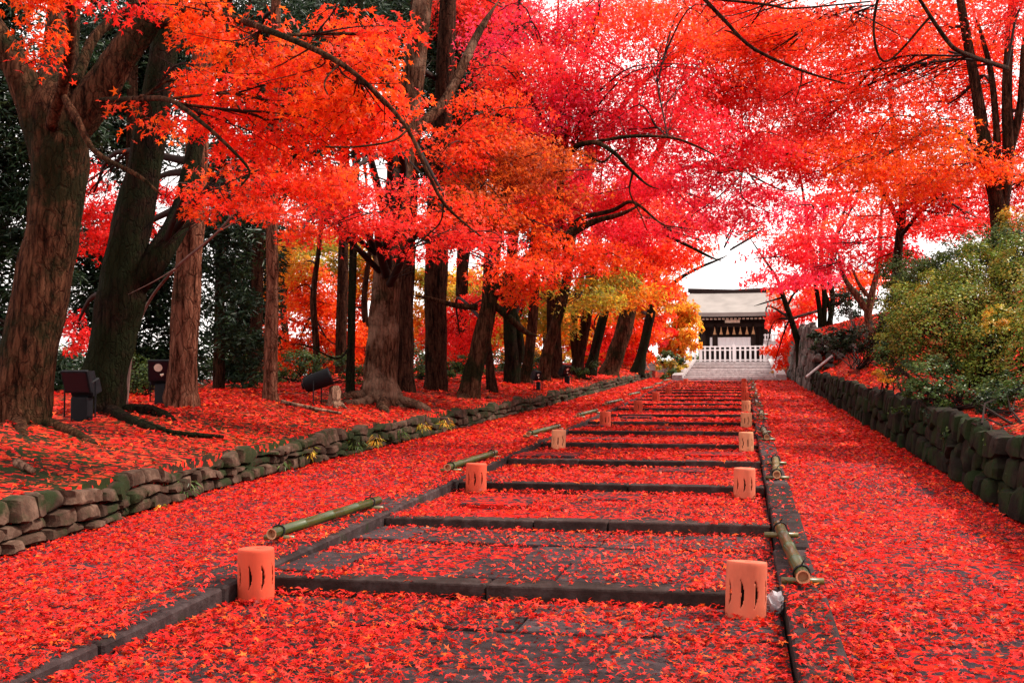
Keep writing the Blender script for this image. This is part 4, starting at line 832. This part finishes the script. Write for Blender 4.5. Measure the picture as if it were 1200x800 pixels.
def bamboo(x0, y0, x1, y1, label, mt, r0=.036, dz=.055):
    a = np.array([x0, y0, S * y0 + .022 + dz]); b_ = np.array([x1, y1, S * y1 + .022 + dz]); d = b_ - a; L = np.linalg.norm(d); d /= L; side = np.array([d[1], -d[0], 0])
    root = empty('bamboo_tube', a, label=label, cat='bamboo', group='bamboo tubes laid on the kerbs')
    P = []; R = []; n = max(3, int(L / .36))
    for k in range(n + 1):
        t = L * k / n; rr_ = r0 * (1 - .12 * k / n)
        if 0 < k < n:
            P += [a + d * (t - .008), a + d * t, a + d * (t + .008)]; R += [rr_, rr_ * 1.13, rr_]
        else: P.append(a + d * t); R.append(rr_)
    MB().tube(P, R, 14, False).build('culm', M[mt], root, a, True)
    # rim, hollow and inner wall at the near end
    rm = MB(); m_ = 14; u = np.cross(side, d)
    for rad, off in ((r0, 0), (r0 * .78, 0), (r0 * .74, .05)):
        for k in range(m_): t = 2 * math.pi * k / m_; rm.v.append(tuple(a + d * (off - .001) + (side * math.cos(t) + u * math.sin(t)) * rad))
    for j in range(2):
        for k in range(m_): q = j * m_ + k; q2 = j * m_ + (k + 1) % m_; rm.f.append((q, q2, q2 + m_, q + m_))
    rm.f.append(tuple(2 * m_ + k for k in range(m_)))
    rm.build('cut_end', M['bamboo_cut'], root, a)
    for t in (.09, L - .16):
        c = a + d * t; c[2] -= dz - .018
        MB().tube([c - side * .10, c + side * .11], [.018, .018], 9).build('cross_piece', M['bamboo_dry'], root, a, True)
        c2 = a + d * t
        rg = [c2 + (side * math.cos(q) + u * math.sin(q)) * (r0 + .006) + d * (.012 * math.sin(2 * q)) for q in np.linspace(0, 6.28, 13)]
        MB().tube(rg, [.006] * 13, 5).build('tie', M['cord'], root, a)
        kn = [c2 + u * (r0 + .006), c2 + u * (r0 + .03) + side * .012, c2 + u * (r0 + .045) + side * .03 + d * .02]
        MB().tube(kn, [.005, .004, .003], 5).build('knot', M['cord'], root, a)
    return root
for i, y in enumerate(LYS):
    if i == 0: q = (-2.92, 6.58, -2.76, 8.2)
    else: q = (-2.90 + .04 * (i % 2), y + .62, -2.74, y + 2.25)
    bamboo(*q, 'green bamboo tube tied on the left kerb beside the %s lantern' % ORD[i], 'bamboo', .036 if i < 8 else .04)
    q = (.285, 5.78, .215, 7.45) if i == 0 else (.29, y + .42, .27 + .05 * (i % 2), y + 2.0)
    bamboo(*q, 'olive bamboo tube with cut end on the right kerb beside the %s lantern' % ORD[i], 'bamboo_dry' if i % 2 else 'bamboo')
# crumpled clear bag
bm = bmesh.new(); bmesh.ops.create_icosphere(bm, subdivisions=3, radius=1)
for v in bm.verts:
    d = v.co.copy(); k = 1 + .35 * mnoise.noise(d * 1.7) + .22 * abs(mnoise.noise(d * 4.1)) - .2 * abs(mnoise.noise(d * 7)); v.co = Vector((d.x * .05, d.y * .045, d.z * .055 + .05)) * k
me = bpy.data.meshes.new('plastic_bag'); bm.to_mesh(me); bm.free()
link('plastic_bag', me, None, M['plastic'], (.14, 5.62, float(tread_z(5.62)) + .0), label='crumpled clear plastic bag between near lantern and bamboo', cat='bag')

# ------------------------------------------------------------------ floodlights
def floodlight(px, py, Z, w, h, label, yaw, pitch):
    c = at(px, py, Z); g = float(hgt(c[0], c[1])); root = empty('floodlight', (c[0], c[1], g), label=label, cat='floodlight', group='floodlights on the tree bank')
    Mx = Matrix.Translation((0, 0, c[2] - g)) @ Matrix.Rotation(yaw, 4, 'Z') @ Matrix.Rotation(pitch, 4, 'X')
    me = bevel_mesh(MB().box((-w / 2, -.02, -h / 2), (w / 2, .02, h / 2)).mesh('front_frame'), .006); o = link('front_frame', me, root, M['black']); o.matrix_local = Mx
    me = MB().box((-w / 2 + .018, -.024, -h / 2 + .018), (w / 2 - .018, -.018, h / 2 - .018)).mesh('lens'); o = link('lens', me, root, M['glass']); o.matrix_local = Mx
    # glint painted on the lens
    rf = MB(); 
    if 'glinting' in label:                               # white highlights put on the glass as pale shapes
        rf.tube([(-w * .02, -.0255, h * .16), (-w * .02, -.027, h * .16)], [w * .2, w * .2], 14); rf.tube([(w * .1, -.0255, -h * .2), (w * .24, -.0255, -h * .14)], [.02, .01], 5)
        o = rf.build('painted_glint', M['sign_wood_and_glint'], root, kind='stuff'); o.matrix_local = Mx
    b_ = MB(); n0 = 0
    b_.v = [(-w / 2 + .01, .02, -h / 2 + .01), (w / 2 - .01, .02, -h / 2 + .01), (w / 2 - .01, .02, h / 2 - .01), (-w / 2 + .01, .02, h / 2 - .01), (-w * .3, .16, -h * .3), (w * .3, .16, -h * .3), (w * .3, .16, h * .25), (-w * .3, .16, h * .25)]
    b_.f = [(0, 3, 2, 1), (4, 5, 6, 7), (0, 1, 5, 4), (1, 2, 6, 5), (2, 3, 7, 6), (3, 0, 4, 7)]
    o = b_.build('housing', M['black'], root); o.matrix_local = Mx
    for k in range(5):
        o = MB().box((-w * .28 + k * w * .14 - .004, .16, -h * .25), (-w * .28 + k * w * .14 + .004, .19, h * .22)).build('cooling_fin', M['black'], root); o.matrix_local = Mx
    hz = c[2] - g
    me = bevel_mesh(MB().box((-w * .30, .03, .0), (w * .30, .16, max(.05, hz * .62))).mesh('base_box'), .012); link('base_box', me, root, M['black'])
    o = bevel_mesh(MB().box((-w * .42, .03, -h * .75), (w * .42, .2, -h * .1)).mesh('ballast_box'), .01); o = link('ballast_box', o, root, M['black']); o.matrix_local = Mx
    MB().tube([(-w / 2 - .02, .06, hz), (-w / 2 - .02, .06, .05), (w / 2 + .02, .06, .05), (w / 2 + .02, .06, hz)], [.01] * 4, 6).build('bracket', M['black'], root)
    MB().tube([(0, .06, .05), (0, .06, -.15)], [.016, .014], 7).build('spike', M['black'], root)
    return root
floodlight(90, 447, 11.3, .31, .24, 'dark square floodlight standing beside the foot of the left-edge maple', -.05, .35)
floodlight(186, 434, 13.6, .25, .27, 'black floodlight with glinting lens beside the pale cedar trunk', .45, .3)
floodlight(630, 440, 24.5, .14, .2, 'small spotlight at the foot of the slanting grey trunk with glinting lens', .7, .5)
floodlight(664, 434, 29, .2, .3, 'small spotlight with glinting lens beside the dark straight trunk', .8, .6)
# cylindrical spotlight lying tipped, and the stump beside it
c = at(372, 446, 15.6); g = float(hgt(c[0], c[1])); root = empty('spotlight', (c[0], c[1], g), label='tipped black cylindrical spotlight beside a small stump', cat='spotlight')
d = np.array([.86, .30, .34]); d /= np.linalg.norm(d); o0 = np.array([0, 0, c[2] - g])
MB().tube([o0 - d * .2, o0 - d * .17, o0 + d * .17, o0 + d * .2], [.07, .115, .125, .135], 20).build('housing', M['black'], root, shade=True)
MB().tube([o0 + d * .2, o0 + d * .203], [.12, .12], 20).build('lens', M['glass'], root)
MB().tube([o0 - d * .205, o0 - d * .23], [.05, .04], 10).build('rear_cap', M['black'], root)
for s in (-1, 1): MB().tube([o0 + np.array([0, s * .15, 0]), np.array([0, s * .15, .02]), np.array([0, s * .02, -.03])], [.01] * 3, 6).build('bracket_arm', M['black'], root)
for sx in (-.1, .1): MB().tube([(0, 0, .02), (sx, .1, -.04)], [.012, .012], 6).build('foot', M['black'], root)
c = gpx(391, 15.7); root = empty('tree_stump', c, label='small split pale stump beside the tipped spotlight', cat='stump')
MB().tube([c + np.array(q) for q in ((0, 0, -.08), (0, 0, .1), (.01, 0, .22), (0, .01, .29))], [.12, .075, .08, .07], 12, True, flare_fn(0, .5, 3, 1, 3), .3).build('stump_body', M['stump'], root, c, True)
for an in (.3, -1.0, 2.2): MB().tube([c + np.array((0, 0, .1)), c + np.array((math.cos(an) * .12, math.sin(an) * .12, .03)), c + np.array((math.cos(an) * .2, math.sin(an) * .2, -.05))], [.045, .035, .02], 7, True, None, .2).build('root', M['stump'], root, c, True)
# fallen branches lying on the bank
for i, (pts, lb_) in enumerate([([(330, 468, 15), (365, 468, 14.9), (400, 463, 14.8)], 'fallen pale branch lying under the tipped spotlight'), ([(165, 490, 11.3), (205, 498, 11.0), (262, 497, 11.2)], 'dark fallen branch on the leaf bank below the pale cedar'), ([(20, 515, 8.2), (40, 535, 8.0)], 'short bark log on the leaf bank by the left edge')]):
    L = []
    for px, py, Z in pts: p = at(px, py, Z); p[2] = float(hgt(p[0], p[1])) + .03; L.append(p)
    if len(L) == 2: L = [L[0], (L[0] + L[1]) / 2, L[1]]
    o = MB().tube(spline(L, 5), list(np.linspace(.035, .02, 11)), 8, True, None, .3, i).build('fallen_branch', M['stump' if i != 1 else 'dark_bark'], None, L[0], True, L[0], label=lb_, cat='branch')

# ------------------------------------------------------------------ the gate at the top
GZ = 62.0
def G(px, py, Z=GZ): return at(px, py, Z)
gc = at(860, 424, GZ); gz = gc[2]
YG = gc[1]; XG = gc[0]
pxm = GZ / F                                        # metres per photograph pixel at the gate
gate = empty('temple_gate', (XG, YG, gz), label='dark timber temple gate with broad pale roof above the stairs', cat='gate')
# platform and stairs
stair = empty('stone_stairs', (XG, 46, 1.5), kind='structure', label='pale stone stairs rising to the fence before the gate')
NS = 11; y0, y1 = 44.3, YG - 5.5; z0, z1 = S * 44.3 + .02, at(860, 424, 56.5)[2]
for k in range(NS):
    ya = y0 + (y1 - y0) * k / NS; za = z0 + (z1 - z0) * (k + 1) / NS
    me = bevel_mesh(MB().box((-1.85, 0, -.6), (1.75, (y1 - y0) / NS + .5, 0)).mesh('stair_step'), .015)
    o = link('stair_step', me, stair, M['pale_stone']); o.location = (0, ya - 46, za - 1.5)
o = link('landing', MB().box((-5, y1 + .3 - 46, z1 - .8 - 1.5), (5, YG + 6 - 46, z1 - .004 - 1.5)).mesh('landing'), stair, M['pale_stone'])
for s, x in ((-1, -2.05), (1, 1.95)):
    b_ = MB(); b_.v = [(x - .2, y0 - 46, -.3), (x + .2, y0 - 46, -.3), (x - .2, y0 - 46, .25), (x + .2, y0 - 46, .25), (x - .2, y1 - 46, -.3), (x + .2, y1 - 46, -.3), (x - .2, y1 - 46, z1 - 1.5 + .15), (x + .2, y1 - 46, z1 - 1.5 + .15)]
    b_.f = [(0, 1, 3, 2), (5, 4, 6, 7), (2, 3, 7, 6), (0, 2, 6, 4), (1, 5, 7, 3)]; b_.build('stair_cheek', M['pale_stone'], stair)
H = lambda py: at(860, py, GZ)[2] - gz
W_ = lambda px: (px - 860) * pxm * .98
post_x = [W_(825), W_(838), W_(883), W_(897)]
for x in post_x:
    for yy in (0, 3.2): MB().tube([(x, yy, 0), (x, yy, H(380))], [.16, .15], 12).build('post', M['darkwood'], gate, shade=True)
MB().box((W_(822), -.12, H(383)), (W_(900), .12, H(379))).build('tie_beam', M['darkwood'], gate)
MB().box((W_(822), -.2, H(373.5)), (W_(900), .2, H(370))).build('lintel', M['darkwood'], gate)
MB().box((W_(818), 1.5, 0), (W_(904), 1.7, H(371))).build('back_panel', M['darkwood'], gate)
for a, b_ in ((818, 829), (890, 904)): MB().box((W_(a), .2, 0), (W_(b_), .34, H(371))).build('side_panel', M['darkwood'], gate)
# white cloth hung across the opening
cv = MB(); n = 40
for k in range(n + 1):
    x = W_(832) + (W_(882) - W_(832)) * k / n; yy = -.02 + .03 * math.sin(k * 1.3)
    cv.v += [(x, yy, H(406)), (x, yy, H(395))]
cv.f = [(2 * k, 2 * k + 2, 2 * k + 3, 2 * k + 1) for k in range(n)]; cv.build('curtain', M['cloth'], gate, shade=True)
for k in range(7):
    x = W_(838 + 7.5 * k); z = H(392)
    MB().tube([(x, -.35, H(383)), (x, -.35, z + .28), (x, -.35, z + .2), (x, -.35, z)], [.015, .03, .05, .10], 8).build('tassel', M['tassel'], gate, shade=True)
MB().box((W_(850), -.42, H(378.5)), (W_(867.5), -.34, H(375.2))).build('name_board', M['sign_wood_and_glint'], gate)
for k in range(30):
    x = W_(812) + (W_(908) - W_(812)) * k / 29; MB().box((x - .05, -1.7, H(371.5)), (x + .05, .3, H(370))).build('rafter', M['darkwood'], gate)
for k in range(20):
    x = W_(815) + (W_(905) - W_(815)) * k / 19; MB().box((x - .07, -.5, H(374.6)), (x + .07, -.21, H(373))).build('bracket_block', M['sign_wood_and_glint'], gate)
# hip-and-gable roof with a gentle sag
rf = MB(); nu, nv = 18, 8
xa, xb = W_(779), W_(941); ra, rb = W_(809), W_(911)
for sgn in (-1, 1):
    n0 = len(rf.v)
    for j in range(nv + 1):
        t = j / nv; zz = H(368.5) + (H(339) - H(368.5)) * (t * .75 + .25 * t * t)
        for i in range(nu + 1):
            s = i / nu; x = (xa + (xb - xa) * s) * (1 - t) + (ra + (rb - ra) * s) * t
            yy = 1.6 + sgn * (3.4 * (1 - t) + .05); up_ = .35 * (abs(2 * s - 1) ** 4) * (1 - t)
            rf.v.append((x, yy, zz + up_))
    for j in range(nv):
        for i in range(nu): a = n0 + j * (nu + 1) + i; q = (a, a + 1, a + nu + 2, a + nu + 1); rf.f.append(q if sgn < 0 else q[::-1])
row = nu + 1; tot = row * (nv + 1)
for i, fl in ((0, 0), (nu, 1)):
    for j in range(nv): a = j * row + i; b_ = tot + j * row + i; q = (a, a + row, b_ + row, b_); rf.f.append(q if fl == 0 else q[::-1])
roof = rf.build('roof', M['roof'], gate, shade=False)
so_ = roof.modifiers.new('thick', 'SOLIDIFY'); so_.thickness = .22; so_.offset = -1
MB().tube([(ra - .2, 1.6, H(338) + .08), (0, 1.6, H(338)), (rb + .2, 1.6, H(338) + .08)], [.13, .1, .13], 10).build('ridge', M['darkwood'], roof, shade=True)
MB().box((ra - .1, 1.38, H(339) - .12), (rb + .1, 1.82, H(339) + .02)).build('ridge_base', M['darkwood'], roof)
# picket fence in front of the gate
fz = at(860, 424, 57.0); fence = empty('picket_fence', fz, label='white picket fence across the head of the stairs', cat='fence'); fm = 57.0 / F
hf_ = (424 - 405) * fm
for zz in (.10, hf_ * .74, hf_ - .04): MB().box(((790 - 860) * fm, -.03, zz - .03), ((915 - 860) * fm, .03, zz + .03)).build('rail', M['white'], fence)
for k in range(22):
    x = (792 - 860 + 5.8 * k) * fm
    link('picket', MB().box((x - .05, -.05, .02), (x + .05, -.031, hf_)).mesh('picket'), fence, M['white'])
for px in (797, 822, 860, 895, 914): MB().box(((px - 860) * fm - .06, -.07, 0), ((px - 860) * fm + .06, .07, hf_ + .08)).build('post', M['white'], fence)
# white side fence to the right of the gate
c = at(908, 399, 61.0); f2 = empty('picket_fence', c, label='short white railing beyond the right side of the gate', cat='fence')
for k in range(9): MB().box((-.55 + k * .16, 0, 0), (-.47 + k * .16, .03, .38)).build('picket', M['white'], f2)
MB().box((-.6, .031, .28), (.9, .06, .34)).build('rail', M['white'], f2); MB().box((-.6, .031, .03), (.9, .06, .09)).build('rail', M['white'], f2)
MB().box((-.6, .07, -1.2), (.9, .25, -.005)).build('plinth', M['pale_stone'], f2)

# ------------------------------------------------------------------ fallen leaves
def scatter(name, label, n, ya, yb, xa, xb, zf, mt, tmpl, size, pal, mask, lift=.006, tilt=.42, power=1.0):
    """n tries, density falling with distance; xa, xb may follow y"""
    u = rng.random(n)
    y = ya * (yb / ya) ** (u ** power)                       # log spacing: dense near, thin far
    a = xa(y) if callable(xa) else np.full(n, xa); b_ = xb(y) if callable(xb) else np.full(n, xb)
    x = a + (b_ - a) * rng.random(n)
    keep = rng.random(n) < mask(x, y); x, y = x[keep], y[keep]; m = len(x)
    z = zf(x, y) + lift * rng.random(m) ** .7 * 3 + .003
    d = np.hypot(x, y)
    sz = size * rng.uniform(.5, 1.25, m) * np.clip(d / 9, 1, 3.0)
    P = np.stack([x, y, z], 1); Nn = np.stack([rng.normal(0, tilt, m), rng.normal(0, tilt, m), np.ones(m)], 1)
    i = rng.integers(0, len(pal), m); C = np.array(pal)[i] * rng.normal(1, .2, (m, 1)).clip(.45, 1.6)
    TOTAL[0] += m
    me = leaf_mesh(name, tmpl, P, Nn, rng.random(m) * 6.28, sz, C, LEAF3, (d > 5.9) | (rng.random(m) < .15)); link(name, me, None, M[mt], kind='stuff', label=label)
FP = [(.62, .014, .008), (.72, .022, .010), (.52, .009, .010), (.76, .050, .010), (.34, .007, .007), (.70, .022, .020), (.80, .11, .015), (.18, .008, .006), (.66, .018, .010), (.56, .011, .011), (.76, .045, .030), (.24, .012, .008), (.32, .04, .012), (.64, .016, .010), (.70, .030, .012)]
def patch(x, y, s, lo, hi, seed): return smooth(lo, hi, .6 * vnoise(x * s, y * s, seed) + .4 * vnoise(x * s * 2.7, y * s * 2.7, seed + 1))
def step_mask(x, y):
    ph = ((y - STEP0) % DSTEP)
    m = .28 + .65 * patch(x, y, 1.1, .28, .58, 31)
    m = np.where(ph < .19, m * .16, m); m = np.where(ph > DSTEP - .45, np.maximum(m, .96), m)
    m = np.where((x > XR - .5) | (x < XL + .5), np.maximum(m, .85), m); return m
scatter('fallen_leaves', 'red maple leaves carpeting the stone steps', 76000, 3.1, 44, XL + .02, XR - .02, lambda x, y: tread_z(y) - .010 + np.where(((y - STEP0) % DSTEP) > DSTEP - .25, .02 * rng.random(len(x)), 0) + np.where(((y - STEP0) % DSTEP) < .19, .006, 0), 'fallen', LEAF5, .0245, FP, step_mask)
scatter('fallen_leaves', 'red maple leaves carpeting the left ramp', 50000, 3.2, 48, lambda y: wall_l(y) + .0, XL - .26, lambda x, y: slope(y) - .012, 'fallen', LEAF5, .0245, FP, lambda x, y: .45 + .55 * np.maximum(patch(x, y, .9, .2, .5, 41), (x < wall_l(y) + .35)) * np.interp(y, [10, 14], [1, .8]))
scatter('fallen_leaves', 'red maple leaves carpeting the right ramp', 58000, 3.0, 48, XR + .20, 1.95, lambda x, y: slope(y) - .012, 'fallen', LEAF5, .0245, FP, lambda x, y: .22 + .70 * np.maximum(patch(x, y, .9, .28, .62, 51) * np.interp(np.abs(x - 1.1), [0, .7], [.6, 1]), (x < XR + .45) | (x > 1.55)))
scatter('fallen_leaves', 'scattered red leaves lying on the kerb stones', 3400, 3.0, 43, XR + .01, XR + .19, lambda x, y: S * y + .026, 'fallen', LEAF5, .0245, FP, lambda x, y: .25 + .75 * patch(x, y, 1.6, .4, .6, 61) * (y < 6.2))
scatter('fallen_leaves', 'scattered red leaves lying on the left kerb stones', 8500, 3.0, 43, XL - .26, XL - .01, lambda x, y: S * y + .026, 'fallen', LEAF5, .0245, FP, lambda x, y: .3 + .7 * patch(x, y, 1.2, .32, .55, 63))
BP = FP + [(.72, .08, .02), (.30, .03, .015), (.62, .05, .02)]
scatter('fallen_leaves', 'red and orange leaves covering the tree bank above the low wall', 62000, 4.6, 46, lambda y: wall_l(y) - 5.5, lambda y: wall_l(y) - .12, hgt, 'fallen', LEAF3, .030, BP, lambda x, y: .12 + .88 * patch(x, y, .8, .28, .56, 71) * np.interp(y, [5, 9, 12], [.55, .6, 1]), tilt=.4)
scatter('fallen_leaves', 'red and rust leaves covering the right bank behind the dark wall', 22000, 7, 44, 2.12, 5.5, hgt, 'fallen', LEAF3, .030, BP, lambda x, y: .2 + .8 * patch(x, y, .9, .3, .6, 81), tilt=.4)
print('LEAVES', TOTAL[0])
